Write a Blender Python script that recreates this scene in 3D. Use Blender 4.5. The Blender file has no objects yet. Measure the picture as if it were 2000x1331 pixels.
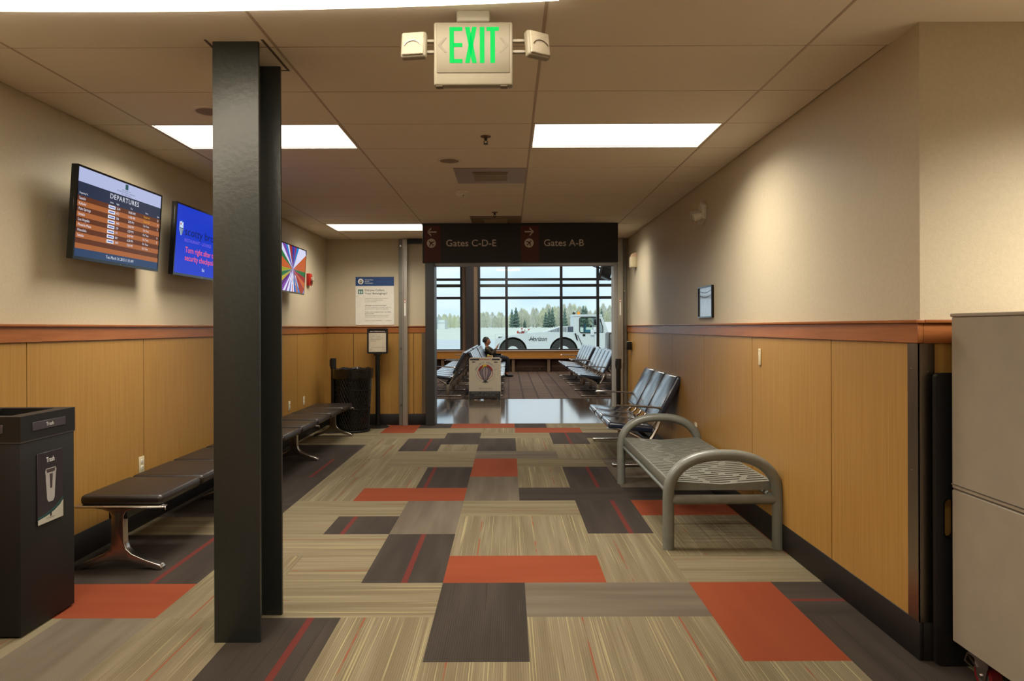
import bpy, bmesh, math, random
from mathutils import Matrix, Vector
random.seed(7)
PI = math.pi
SC = bpy.context.scene
COL = SC.collection
R = math.radians

# ------------------------------------------------------------------ camera, view, world, light
CEIL = 2.73
XL, XR = -2.67, 1.76          # side walls of the waiting room
YB, YC = 10.14, 2.955         # back wall and the corner of the right wall
cd = bpy.data.cameras.new('camera'); cam = bpy.data.objects.new('camera', cd); COL.objects.link(cam)
cd.sensor_width = 36; cd.lens = 24.3; cd.clip_end = 2000
cam.location = (0, 0, 1.425); cam.rotation_euler = (R(90), R(0.2), 0)
cd.shift_x = 7/2000; cd.shift_y = -25.5/2000
SC.camera = cam
vs = SC.view_settings
vs.view_transform = 'Standard'; vs.look = 'None'; vs.gamma = 1; vs.use_curve_mapping = False
vs.exposure = 0.0
try:
    SC.cycles.max_bounces = 10; SC.cycles.diffuse_bounces = 5; SC.cycles.glossy_bounces = 4
    SC.cycles.transparent_max_bounces = 12; SC.cycles.use_denoising = True
    SC.cycles.sample_clamp_indirect = 6; SC.cycles.caustics_reflective = False; SC.cycles.caustics_refractive = False
except Exception: pass

LAMP_COLOR = (1.0, 0.93, 0.80)
LAMP_POWER = 51.0
DAY_STRENGTH = 1.3

def s2l(c):
    return tuple(((v/255)/12.92 if v/255 <= .04045 else ((v/255+.055)/1.055)**2.4) for v in c)

w = bpy.data.worlds.new('sky'); SC.world = w; w.use_nodes = True
nt = w.node_tree; nt.nodes.clear()
def N(nt, t, **k):
    n = nt.nodes.new(t)
    for a, v in k.items():
        if a.startswith('i_'): n.inputs[a[2:]].default_value = v
        else: setattr(n, a, v)
    return n
tc = N(nt, 'ShaderNodeTexCoord'); mp = N(nt, 'ShaderNodeMapping'); mp.inputs['Scale'].default_value = (1, 1, 3.2)
nz = N(nt, 'ShaderNodeTexNoise'); nz.inputs['Scale'].default_value = 4.2; nz.inputs['Detail'].default_value = 7
rp = N(nt, 'ShaderNodeValToRGB')
rp.color_ramp.elements[0].position = .36; rp.color_ramp.elements[0].color = (.60, .76, .94, 1)
rp.color_ramp.elements[1].position = .6; rp.color_ramp.elements[1].color = (.84, .91, .98, 1)
bg = N(nt, 'ShaderNodeBackground'); bg.inputs['Strength'].default_value = DAY_STRENGTH
wo = N(nt, 'ShaderNodeOutputWorld')
L = nt.links.new
L(tc.outputs['Generated'], mp.inputs['Vector']); L(mp.outputs[0], nz.inputs['Vector']); L(nz.outputs['Fac'], rp.inputs['Fac'])
L(rp.outputs[0], bg.inputs['Color']); L(bg.outputs[0], wo.inputs['Surface'])

# soft spring sun behind thin cloud, from high over the airfield
sd = bpy.data.lights.new('sun', 'SUN'); sd.energy = 1.8; sd.angle = R(12); sd.color = (1, .96, .9)
so = bpy.data.objects.new('sun', sd); COL.objects.link(so); so.rotation_euler = (R(52), 0, R(-14))
so.location = (0, 0, 30)

# ------------------------------------------------------------------ materials
MATS = {}
def pmat(name, col, rough=.5, metal=0, noise=0, nscale=20, bump=0, bscale=200, emit=0, spec=.5, stretch=None, sheen=0, coat=0):
    if name in MATS: return MATS[name]
    m = bpy.data.materials.new(name); m.use_nodes = True; MATS[name] = m
    t = m.node_tree; b = t.nodes['Principled BSDF']
    c = s2l(col); b.inputs['Base Color'].default_value = (*c, 1)
    b.inputs['Roughness'].default_value = rough; b.inputs['Metallic'].default_value = metal
    b.inputs['Specular IOR Level'].default_value = spec
    if coat: b.inputs['Coat Weight'].default_value = coat; b.inputs['Coat Roughness'].default_value = .15
    if sheen: b.inputs['Sheen Weight'].default_value = sheen
    if emit:
        b.inputs['Emission Color'].default_value = (*c, 1); b.inputs['Emission Strength'].default_value = emit
        b.inputs['Base Color'].default_value = (.01, .01, .01, 1)
    lk = t.links.new
    tcn = N(t, 'ShaderNodeTexCoord'); mpn = N(t, 'ShaderNodeMapping')
    lk(tcn.outputs['Object'], mpn.inputs[0])
    if stretch: mpn.inputs['Scale'].default_value = stretch
    if not noise and not emit: noise = .04
    if noise:
        n = N(t, 'ShaderNodeTexNoise'); n.inputs['Scale'].default_value = nscale; n.inputs['Detail'].default_value = 5
        lk(mpn.outputs[0], n.inputs['Vector'])
        r = N(t, 'ShaderNodeValToRGB')
        r.color_ramp.elements[0].position = .3; r.color_ramp.elements[1].position = .7
        r.color_ramp.elements[0].color = tuple(v*(1-noise) for v in c)+(1,)
        r.color_ramp.elements[1].color = tuple(min(1, v*(1+noise)) for v in c)+(1,)
        lk(n.outputs['Fac'], r.inputs['Fac']); lk(r.outputs[0], b.inputs['Base Color'])
    if bump:
        n2 = N(t, 'ShaderNodeTexNoise'); n2.inputs['Scale'].default_value = bscale; n2.inputs['Detail'].default_value = 3
        lk(mpn.outputs[0], n2.inputs['Vector'])
        bp = N(t, 'ShaderNodeBump'); bp.inputs['Strength'].default_value = bump; bp.inputs['Distance'].default_value = .01
        lk(n2.outputs['Fac'], bp.inputs['Height']); lk(bp.outputs[0], b.inputs['Normal'])
    return m

def wood(name, c1, c2, sc, rough=.38):
    m = pmat(name, c1, rough)
    t = m.node_tree; lk = t.links.new; b = t.nodes['Principled BSDF']
    tcn = N(t, 'ShaderNodeTexCoord'); mpn = N(t, 'ShaderNodeMapping'); mpn.inputs['Scale'].default_value = sc
    n = N(t, 'ShaderNodeTexNoise'); n.inputs['Scale'].default_value = 1; n.inputs['Detail'].default_value = 6; n.inputs['Roughness'].default_value = .65
    r = N(t, 'ShaderNodeValToRGB'); r.color_ramp.elements[0].position = .3; r.color_ramp.elements[1].position = .7
    r.color_ramp.elements[0].color = (*s2l(c2), 1); r.color_ramp.elements[1].color = (*s2l(c1), 1)
    lk(tcn.outputs['Object'], mpn.inputs[0]); lk(mpn.outputs[0], n.inputs['Vector']); lk(n.outputs['Fac'], r.inputs['Fac'])
    lk(r.outputs[0], b.inputs['Base Color'])
    return m

WALLP = pmat('beige vinyl wallcovering', (190, 177, 150), .5, noise=.04, nscale=60, bump=.12, bscale=260, spec=.42)
CEILT = pmat('mineral ceiling tile', (218, 209, 194), .9, noise=.05, nscale=260, bump=.15, bscale=420)
TBAR = pmat('ceiling grid metal', (168, 150, 132), .5)
OAK = wood('honey veneer panel', (170, 129, 66), (152, 110, 50), (55, 55, 1.6), .42)
CHERRY = wood('cherry wood rail', (160, 98, 50), (138, 78, 36), (3, 3, 45), .35)
CHERRYX = CHERRY
GAP = pmat('dark joint', (70, 55, 40), .8)
BASEM = pmat('black rubber base', (24, 20, 18), .5)
COLM = pmat('dark grey painted steel', (40, 42, 39), .38, noise=.08, nscale=30, bump=.12, bscale=40, spec=.5)
BLACK = pmat('black plastic', (20, 18, 18), .45, noise=.08)
BLACKG = pmat('glossy black plastic', (12, 12, 13), .15)
SATIN = pmat('satin black steel', (26, 25, 25), .35, metal=.3)
LEATH = pmat('dark brown leather', (28, 21, 17), .38, noise=.15, nscale=90, bump=.1, bscale=180, spec=.6)
LEATHSKY = pmat('black leather', (25, 38, 60), .24, noise=.12, nscale=60, bump=.03, bscale=160, spec=.9, coat=.8)  # blue base colour stands in for the daylight sheen on black leather
CHROME = pmat('polished aluminium', (190, 182, 174), .27, metal=1, noise=.05)
STEEL = pmat('brushed stainless', (150, 140, 128), .3, metal=1, noise=.12, nscale=8, stretch=(30, 30, .6))
ALU = pmat('anodised aluminium', (176, 170, 158), .4, metal=.75, noise=.04)
BENCHM = pmat('grey coated steel', (118, 120, 112), .33, noise=.08, nscale=18, bump=.06, bscale=60, spec=.6)
CABM = pmat('taupe painted cabinet', (146, 134, 118), .55, noise=.05, nscale=9, bump=.04, bscale=300)
WHITEP = pmat('white plastic', (214, 208, 192), .4)
IVORY = pmat('ivory plastic', (206, 192, 156), .4)
PAPER = pmat('white sign face', (226, 222, 210), .5)
INK = pmat('dark print', (40, 40, 42), .6)
INKG = pmat('grey print', (120, 118, 112), .6)
WHT = pmat('white print', (225, 225, 222), .5)
GRN = pmat('lit exit letters', (0, 232, 96), rough=.9, emit=1.0, spec=0)
SIGNB = pmat('charcoal sign face', (34, 36, 38), .45)
SIGNR = pmat('maroon sign face', (84, 34, 26), .45)
SIGNT = pmat('pale grey lettering', (208, 202, 194), .5)
FABD = pmat('dark olive jacket cloth', (58, 48, 32), .85, noise=.2, nscale=60)
TROU = pmat('dark trouser cloth', (26, 28, 34), .8)
SKIN = pmat('skin', (176, 118, 90), .5)
HAIR = pmat('black hair', (24, 20, 18), .5, noise=.3, nscale=80)
REDP = pmat('red plastic', (170, 30, 22), .35)
TUGW = pmat('off white vehicle paint', (205, 212, 212), .35)
TIRE = pmat('tyre rubber', (44, 46, 42), .8)
GLASSD = pmat('tinted cab glass', (60, 110, 104), .1)

def emis(name, col, s=1.0): return pmat(name, col, emit=s, rough=.25, spec=.12)

def glass_mat():
    m = bpy.data.materials.new('window glass'); m.use_nodes = True; t = m.node_tree; t.nodes.clear()
    o = N(t, 'ShaderNodeOutputMaterial'); mx = N(t, 'ShaderNodeMixShader'); tr = N(t, 'ShaderNodeBsdfTransparent'); gl = N(t, 'ShaderNodeBsdfGlossy')
    tr.inputs[0].default_value = (.93, .97, .96, 1); gl.inputs['Roughness'].default_value = .01
    fr = N(t, 'ShaderNodeFresnel'); fr.inputs[0].default_value = 1.35
    t.links.new(fr.outputs[0], mx.inputs[0]); t.links.new(tr.outputs[0], mx.inputs[1]); t.links.new(gl.outputs[0], mx.inputs[2]); t.links.new(mx.outputs[0], o.inputs[0])
    return m
GLASS = glass_mat()

def carpet(name, base, light, dark, stripe_t, broad, redpos=False, streak=False, rib=.16):
    """loop pile: ribs and yarn stripes run along V of the tile's UV; second UV holds per-tile random + stripe position"""
    m = bpy.data.materials.new(name); m.use_nodes = True; t = m.node_tree; lk = t.links.new
    b = t.nodes['Principled BSDF']; b.inputs['Roughness'].default_value = .95; b.inputs['Specular IOR Level'].default_value = .15
    uv = N(t, 'ShaderNodeUVMap'); uv.uv_map = 'UVMap'; rd = N(t, 'ShaderNodeUVMap'); rd.uv_map = 'rnd'
    su = N(t, 'ShaderNodeSeparateXYZ'); sr = N(t, 'ShaderNodeSeparateXYZ'); lk(uv.outputs[0], su.inputs[0]); lk(rd.outputs[0], sr.inputs[0])
    def math_(op, a, b_=None, c=None):
        n = N(t, 'ShaderNodeMath', operation=op)
        for i, v in enumerate((a, b_, c)):
            if v is None: continue
            if isinstance(v, (int, float)): n.inputs[i].default_value = v
            else: lk(v, n.inputs[i])
        return n.outputs[0]
    U, V, RN, SP = su.outputs[0], su.outputs[1], sr.outputs[0], sr.outputs[1]
    def noise(fu, fv, seed, det=2):
        c = N(t, 'ShaderNodeCombineXYZ'); lk(math_('MULTIPLY', U, fu), c.inputs[0]); lk(math_('MULTIPLY', V, fv), c.inputs[1])
        lk(math_('MULTIPLY_ADD', RN, 97.0, seed), c.inputs[2])
        n = N(t, 'ShaderNodeTexNoise'); n.inputs['Scale'].default_value = 1; n.inputs['Detail'].default_value = det; lk(c.outputs[0], n.inputs['Vector'])
        return n.outputs['Fac']
    def ramp(f, p0, p1, c0=(0, 0, 0, 1), c1=(1, 1, 1, 1)):
        r = N(t, 'ShaderNodeValToRGB'); r.color_ramp.elements[0].position = p0; r.color_ramp.elements[1].position = p1
        r.color_ramp.elements[0].color = c0; r.color_ramp.elements[1].color = c1; lk(f, r.inputs['Fac']); return r.outputs[0]
    def mix(f, a, b_, mode='MIX'):
        x = N(t, 'ShaderNodeMix', data_type='RGBA', blend_type=mode)
        if isinstance(f, float): x.inputs[0].default_value = f
        else: lk(f, x.inputs[0])
        for s, v in ((6, a), (7, b_)):
            if isinstance(v, tuple): x.inputs[s].default_value = (*v[:3], 1)
            else: lk(v, x.inputs[s])
        return x.outputs[2]
    col = ramp(noise(broad, .8, 3.0), .35, .65, (*s2l(dark), 1), (*s2l(base), 1))
    if stripe_t:
        col = mix(ramp(noise(150, .7, 11.0), stripe_t, stripe_t+.09), col, s2l(light))
        col = mix(ramp(noise(110, .9, 31.0), .6, .7), col, s2l(dark))
    if redpos:
        d = math_('ABSOLUTE', math_('SUBTRACT', U, SP)); col = mix(math_('MULTIPLY', math_('LESS_THAN', d, .017), .55), col, s2l((118, 36, 30)))
    if streak:
        d = math_('ABSOLUTE', math_('SUBTRACT', U, math_('MULTIPLY_ADD', RN, .3, .08)))
        f = math_('MULTIPLY', math_('LESS_THAN', d, .0042), ramp(noise(.01, 3.0, 55.0), .46, .54))
        col = mix(math_('MULTIPLY', f, .7), col, s2l((134, 60, 36)))
    ribf = math_('MULTIPLY_ADD', math_('SINE', math_('MULTIPLY', U, 2*PI/.0105)), rib*.5, 1-rib*.5)
    grain = math_('MULTIPLY_ADD', noise(700, 420, 7.0, 1), .5, .75)
    cc = N(t, 'ShaderNodeCombineColor'); f2 = math_('MULTIPLY', ribf, grain)
    for i in range(3): lk(f2, cc.inputs[i])
    col = mix(1.0, col, cc.outputs[0], 'MULTIPLY')
    lk(col, b.inputs['Base Color'])
    return m
CB = carpet('beige striped carpet tile', (123, 112, 90), (154, 144, 108), (108, 97, 75), .6, 14, streak=True)
CD = carpet('dark brown carpet tile', (66, 58, 52), (80, 70, 54), (54, 47, 42), .74, 7, rib=.22)
CE = carpet('dark brown carpet tile with red stripe', (66, 58, 52), (80, 70, 54), (54, 47, 42), .74, 7, redpos=True, rib=.22)
CG = carpet('taupe carpet tile', (108, 98, 85), (118, 106, 92), (92, 82, 70), 0, 9)
CO = carpet('burnt orange carpet tile', (128, 63, 38), (132, 67, 42), (122, 57, 34), 0, 5, rib=.05)

# ------------------------------------------------------------------ mesh building
class M:
    def __init__(s, T=None): s.bm = bmesh.new(); s.T = T or Matrix(); s.mats = []; s.mi = 0
    def mat(s, m):
        if m not in s.mats: s.mats.append(m)
        s.mi = s.mats.index(m); return s
    def _add(s, b, X=None):
        for f in b.faces: f.material_index = s.mi
        bmesh.ops.transform(b, matrix=s.T @ (X or Matrix()), verts=b.verts)
        me = bpy.data.meshes.new('t'); b.to_mesh(me); b.free(); s.bm.from_mesh(me); bpy.data.meshes.remove(me); return s
    def box(s, x0, x1, y0, y1, z0, z1, bev=0, seg=2, X=None):
        b = bmesh.new(); bmesh.ops.create_cube(b, size=1)
        bmesh.ops.transform(b, matrix=Matrix.Translation(((x0+x1)/2, (y0+y1)/2, (z0+z1)/2)) @ Matrix.Diagonal((abs(x1-x0), abs(y1-y0), abs(z1-z0), 1)), verts=b.verts)
        if bev: bmesh.ops.bevel(b, geom=list(b.edges), offset=bev, segments=seg, profile=.5, affect='EDGES', clamp_overlap=True)
        return s._add(b, X)
    def cyl(s, p0, p1, r0, r1=None, n=16, X=None):
        r1 = r0 if r1 is None else r1
        p0, p1 = Vector(p0), Vector(p1); d = p1-p0
        b = bmesh.new(); bmesh.ops.create_cone(b, cap_ends=True, segments=n, radius1=max(r0, 1e-5), radius2=max(r1, 1e-5), depth=d.length)
        q = Vector((0, 0, 1)).rotation_difference(d.normalized()).to_matrix().to_4x4()
        bmesh.ops.transform(b, matrix=Matrix.Translation((p0+p1)/2) @ q, verts=b.verts)
        return s._add(b, X)
    def sph(s, c, r, n=14, X=None, sc=(1, 1, 1)):
        b = bmesh.new(); bmesh.ops.create_uvsphere(b, u_segments=n, v_segments=max(6, n//2), radius=r)
        bmesh.ops.transform(b, matrix=Matrix.Translation(c) @ Matrix.Diagonal((*sc, 1)), verts=b.verts)
        return s._add(b, X)
    def tube(s, pts, r, n=10, closed=False, X=None, flat=1.0):
        pts = [Vector(p) for p in pts]; b = bmesh.new(); rings = []
        k = len(pts); rr = r if isinstance(r, (list, tuple)) else [r]*k
        up = None
        for i, p in enumerate(pts):
            if closed: tdir = (pts[(i+1) % k]-pts[i-1]).normalized()
            else: tdir = (pts[min(i+1, k-1)]-pts[max(i-1, 0)]).normalized()
            if up is None:
                a = Vector((0, 0, 1)) if abs(tdir.z) < .9 else Vector((1, 0, 0))
                up = (a-tdir*a.dot(tdir)).normalized()
            else: up = (up-tdir*up.dot(tdir)).normalized()
            sd_ = tdir.cross(up)
            rings.append([b.verts.new(p+(up*math.cos(2*PI*j/n)*flat+sd_*math.sin(2*PI*j/n))*rr[i]) for j in range(n)])
        m_ = k if closed else k-1
        for i in range(m_):
            A, B = rings[i], rings[(i+1) % k]
            for j in range(n): b.faces.new((A[j], A[(j+1) % n], B[(j+1) % n], B[j]))
        if not closed: b.faces.new(rings[0][::-1]); b.faces.new(rings[-1])
        bmesh.ops.recalc_face_normals(b, faces=b.faces)
        return s._add(b, X)
    def lathe(s, prof, c=(0, 0, 0), n=24, X=None):
        b = bmesh.new(); rings = []
        for r, z in prof: rings.append([b.verts.new((c[0]+r*math.cos(2*PI*j/n), c[1]+r*math.sin(2*PI*j/n), c[2]+z)) for j in range(n)])
        for A, B in zip(rings, rings[1:]):
            for j in range(n): b.faces.new((A[j], A[(j+1) % n], B[(j+1) % n], B[j]))
        if prof[0][0] > 0 and len(prof) > 1: b.faces.new(rings[0][::-1]); b.faces.new(rings[-1])
        bmesh.ops.remove_doubles(b, verts=b.verts, dist=1e-6)
        return s._add(b, X)
    def quad(s, vv, X=None):
        b = bmesh.new(); b.faces.new([b.verts.new(v) for v in vv]); return s._add(b, X)
    def prism(s, poly, a0, a1, axis='y', bev=0, seg=2, X=None):
        """poly in the plane across `axis`: y -> (x,z), x -> (y,z), z -> (x,y)"""
        def P(u, v, a): return (u, a, v) if axis == 'y' else ((a, u, v) if axis == 'x' else (u, v, a))
        b = bmesh.new(); A = [b.verts.new(P(u, v, a0)) for u, v in poly]; B = [b.verts.new(P(u, v, a1)) for u, v in poly]
        n = len(poly); b.faces.new(A); b.faces.new(B[::-1])
        for i in range(n): b.faces.new((A[i], A[(i+1) % n], B[(i+1) % n], B[i]))
        bmesh.ops.recalc_face_normals(b, faces=b.faces)
        if bev:
            ed = [e for e in b.edges if len(e.link_faces) == 2 and e.calc_face_angle(0) > .6]
            bmesh.ops.bevel(b, geom=ed, offset=bev, segments=seg, profile=.5, affect='EDGES', clamp_overlap=True)
        return s._add(b, X)
    def plate(s, loops, y0, y1, X=None):
        """flat plate with holes: loops of (x,z), spans y0..y1"""
        cu = bpy.data.curves.new('c', 'CURVE'); cu.dimensions = '2D'; cu.fill_mode = 'BOTH'; cu.extrude = abs(y1-y0)/2
        for lp in loops:
            sp = cu.splines.new('POLY'); sp.points.add(len(lp)-1); sp.use_cyclic_u = True
            for i, (x, z) in enumerate(lp): sp.points[i].co = (x, z, 0, 1)
        ob = bpy.data.objects.new('c', cu); me = bpy.data.meshes.new_from_object(ob)
        b = bmesh.new(); b.from_mesh(me); bpy.data.objects.remove(ob); bpy.data.curves.remove(cu); bpy.data.meshes.remove(me)
        bmesh.ops.transform(b, matrix=Matrix.Translation((0, (y0+y1)/2, 0)) @ Matrix.Rotation(PI/2, 4, 'X'), verts=b.verts)
        return s._add(b, X)
    def text(s, body, cx, cz, h, y, w=None, align='CENTER', shear=0, thick=0, X=None, offset=0, sp=1):
        cu = bpy.data.curves.new('c', 'FONT'); cu.body = body; cu.size = 1; cu.align_x = 'CENTER'; cu.align_y = 'CENTER'; cu.shear = shear; cu.resolution_u = 3
        cu.extrude = 0; cu.offset = offset; cu.space_character = sp
        ob = bpy.data.objects.new('c', cu); me = bpy.data.meshes.new_from_object(ob)
        b = bmesh.new(); b.from_mesh(me); bpy.data.objects.remove(ob); bpy.data.curves.remove(cu); bpy.data.meshes.remove(me)
        if not b.verts: b.free(); return s
        xs = [v.co.x for v in b.verts]; x0, x1 = min(xs), max(xs)
        sz = h/.7; sx = (w/(x1-x0)) if w else sz
        ox = {'CENTER': (x0+x1)/2, 'LEFT': x0, 'RIGHT': x1}[align]
        bmesh.ops.transform(b, matrix=Matrix.Translation((cx, y, cz)) @ Matrix.Rotation(PI/2, 4, 'X') @ Matrix.Diagonal((sx, sz, 1, 1)) @ Matrix.Translation((-ox, 0, 0)), verts=b.verts)
        if thick:
            r = bmesh.ops.extrude_face_region(b, geom=list(b.faces))
            bmesh.ops.translate(b, vec=(0, thick, 0), verts=[g for g in r['geom'] if isinstance(g, bmesh.types.BMVert)])
        return s._add(b, X)
    def build(s, name, mat=None, parent=None, smooth=True, angle=38, loc=None):
        me = bpy.data.meshes.new(name)
        if smooth:
            th = R(angle)
            for f in s.bm.faces: f.smooth = True
            for e in s.bm.edges:
                if len(e.link_faces) != 2 or e.calc_face_angle(0) > th: e.smooth = False
        s.bm.to_mesh(me); s.bm.free()
        for m in (s.mats or [mat]): me.materials.append(m)
        o = bpy.data.objects.new(name, me); COL.objects.link(o)
        if parent: o.parent = parent
        if loc: o.location = loc
        return o

def thing(name, label, cat, loc=(0, 0, 0), rz=0, group=None, rx=0):
    o = bpy.data.objects.new(name, None); COL.objects.link(o); o.empty_display_size = .1
    o.rotation_mode = 'XYZ'; o.location = loc; o.rotation_euler = (rx, 0, rz)
    return tag(o, label, cat, group)
def tag(o, label, cat, group=None, kind=None):
    if label: o['label'] = label
    if cat: o['category'] = cat
    if group: o['group'] = group
    if kind: o['kind'] = kind
    return o
def struct(o, label=None): o['kind'] = 'structure'; (label and o.__setitem__('label', label)); return o
def dup(root, loc, rz, label, group=None):
    def cp(o, p):
        c = o.copy(); COL.objects.link(c)
        if p: c.parent = p
        for ch in list(kids.get(o.name, [])): cp(ch, c)
        return c
    kids = {}
    for o in SC.objects:
        if o.parent: kids.setdefault(o.parent.name, []).append(o)
    r = cp(root, None); r.location = loc; r.rotation_euler = (0, 0, rz); r['label'] = label
    if group: r['group'] = group
    return r
def arc(cx, cz, r, a0, a1, n, rz=None):
    rz = r if rz is None else rz
    return [(cx+r*math.cos(a0+(a1-a0)*i/n), cz+rz*math.sin(a0+(a1-a0)*i/n)) for i in range(n+1)]
def rrect(x0, x1, z0, z1, r, n=5):
    return arc(x1-r, z1-r, r, 0, PI/2, n)+arc(x0+r, z1-r, r, PI/2, PI, n)+arc(x0+r, z0+r, r, PI, 1.5*PI, n)+arc(x1-r, z0+r, r, 1.5*PI, 2*PI, n)

# ------------------------------------------------------------------ structure: floor
S = .457; X0 = -.371; Y0 = 3.856
TILES = []
def T(kind, d, c, r, sp=.25): TILES.append((kind, d, c, r, sp))
for a in [('G','v',-4,-3),('B','v',-5,-3),('B','v',-3,-3),('E','v',-2,-3,.31),('B','v',-1,-3),('D','v',0,-2),('B','v',1,-3),('B','v',2,-3),('O','v',3,-2),('B','v',0,-4),('B','v',3,-4),('D','v',4,-3),('B','v',3,-6),
          ('G','h',1,-1),('E','h',4,-1,.2),('O','h',-5,-1),('B','v',-3,-1),('B','h',-2,-1),
          ('E','v',-4,0,.2),('D','v',-5,0),('B','h',-3,1),('E','v',-1,0,.24),('O','h',0,0),('B','v',2,0),('B','h',3,0),
          ('E','v',-2,1,.13),('B','v',0,1),('B','v',1,1),('B','v',3,1),('B','v',4,1),('G','v',-1,2),('E','v',2,2,.3),('O','h',3,3),
          ('B','h',-3,3),('B','h',0,3),('D','h',-5,3),('B','h',-5,2),('O','h',-2,4),('G','v',0,4),('D','h',1,4),('D','h',3,4),
          ('B','v',-3,4),('B','v',-3,6),('E','v',-1,5,.08),('B','v',-2,5),('O','v',0,6),('B','v',1,5),('E','v',2,5,.25),('G','v',3,5),
          ('B','h',-2,7),('B','h',1,7),('G','h',3,7),('G','h',0,8),('B','v',2,8),('B','h',-2,8),('B','v',3,8),
          ('D','v',-4,4),('D','v',-5,4),('E','v',-4,6,.3),('D','v',-5,6),('D','v',-4,8),('D','v',-5,8),
          ('D','v',0,9),('E','v',-2,9,.3),('B','v',-1,8),('D','v',-1,10),('B','v',1,9),('B','v',-3,8),
          ('E','v',2,10,.22),('D','h',3,11),('B','h',0,11),('B','h',-3,11),('O','h',1,12),('O','h',-1,13),('O','v',-3,12),('D','h',-2,13),
          ('B','v',0,12),('D','v',1,13),('B','h',-2,12),('B','v',3,9)]:
    T(*a)
occ = {}
tiles = []
def put(k, d, c, r, sp):
    cells = [(c, r), (c, r+1)] if d == 'v' else [(c, r), (c+1, r)]
    cells = [x for x in cells if x not in occ]
    if not cells: return
    for x in cells: occ[x] = 1
    c0 = min(x[0] for x in cells); r0 = min(x[1] for x in cells); c1 = max(x[0] for x in cells); r1 = max(x[1] for x in cells)
    tiles.append((k, d, c0, r0, c1+1, r1+1, sp))
def putO(k, d, c, r, sp=.25): put(k, d, c, r, sp)
# the orange tile that crosses the first door row is laid one cell wide
for k, d, c, r, sp in TILES: put(k, d, c, r, sp)
for r in range(-19, 15):
    for c in range(-6, 11):
        if (c, r) in occ: continue
        far = r < -3 or c > 5
        k = random.choice('BBBBDGOE') if far else 'B'
        put(k, random.choice('vh'), c, r, random.uniform(.1, .35))
bm = bmesh.new(); uvl = bm.loops.layers.uv.new('UVMap'); rl = bm.loops.layers.uv.new('rnd')
for k, d, c0, r0, c1, r1, sp in tiles:
    rn = random.random()
    for (xa, xb, ya, yb) in ((XL-.05, 4.6, -4.5, YC), (XL-.05, XR+.05, YC, 10.25)):
        x0, x1 = max(X0+S*c0, xa), min(X0+S*c1, xb); y0, y1 = max(Y0+S*r0, ya), min(Y0+S*r1, yb)
        if x1-x0 < 1e-4 or y1-y0 < 1e-4: continue
        f = bm.faces.new([bm.verts.new(p) for p in ((x0, y0, 0), (x1, y0, 0), (x1, y1, 0), (x0, y1, 0))])
        f.material_index = 'BDEGO'.index(k)
        for lp in f.loops:
            u, v = lp.vert.co.x-(X0+S*c0), lp.vert.co.y-(Y0+S*r0)
            if d == 'h': u, v = v, u
            lp[uvl].uv = (u, v); lp[rl].uv = (rn, sp)
me = bpy.data.meshes.new('floor'); bm.to_mesh(me); bm.free()
for m in (CB, CD, CE, CG, CO): me.materials.append(m)
fl = bpy.data.objects.new('floor', me); COL.objects.link(fl); struct(fl)
struct(M().box(XL-.3, 4.7, -4.6, 10.25, -.12, -.004).build('floor_slab', pmat('screed', (90, 86, 80), .9)))

# polished concrete threshold and brown carpet of the concourse
def concrete():
    m = pmat('polished concrete', (92, 76, 62), .09, noise=.16, nscale=2.2, spec=.75, coat=.5)
    return m
CONC = concrete()
CONCD = pmat('dark polished concrete', (36, 33, 34), .08, noise=.2, nscale=3, spec=.75, coat=.5)
GH = 13.78
struct(M().box(-10, 10, 10.25, GH, -.1, 0).build('floor_concourse', CONC))
struct(M().prism([(-1.3, 10.26), (-.98, 10.26), (-1.02, GH-.02), (-10, GH-.02), (-10, 10.26)], 0, .0012, 'z').build('floor_dark_border', CONCD))
def browncarpet():
    m = pmat('brown broadloom', (84, 66, 54), .95)
    t = m.node_tree; lk = t.links.new; b = t.nodes['Principled BSDF']
    tcn = N(t, 'ShaderNodeTexCoord')
    br = N(t, 'ShaderNodeTexBrick'); br.offset = 0; br.inputs['Scale'].default_value = 1; br.inputs['Brick Width'].default_value = .3; br.inputs['Row Height'].default_value = .3
    br.inputs['Mortar Size'].default_value = .022; br.inputs['Color1'].default_value = (*s2l((116, 92, 78)), 1); br.inputs['Color2'].default_value = (*s2l((102, 80, 68)), 1)
    br.inputs['Mortar'].default_value = (*s2l((72, 54, 46)), 1)
    nn = N(t, 'ShaderNodeTexNoise'); nn.inputs['Scale'].default_value = 30; nn.inputs['Detail'].default_value = 6
    mx = N(t, 'ShaderNodeMix', data_type='RGBA', blend_type='MULTIPLY'); mx.inputs[0].default_value = .8
    rr = N(t, 'ShaderNodeValToRGB'); rr.color_ramp.elements[0].position = .35; rr.color_ramp.elements[1].position = .65; rr.color_ramp.elements[0].color = (.5, .5, .5, 1)
    lk(tcn.outputs['Object'], br.inputs['Vector']); lk(tcn.outputs['Object'], nn.inputs['Vector']); lk(nn.outputs['Fac'], rr.inputs['Fac'])
    lk(br.outputs['Color'], mx.inputs[6]); lk(rr.outputs[0], mx.inputs[7]); lk(mx.outputs[2], b.inputs['Base Color'])
    return m
struct(M().box(-10, 10, GH, 22.6, -.1, .004).build('floor_carpet', browncarpet()))

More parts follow.
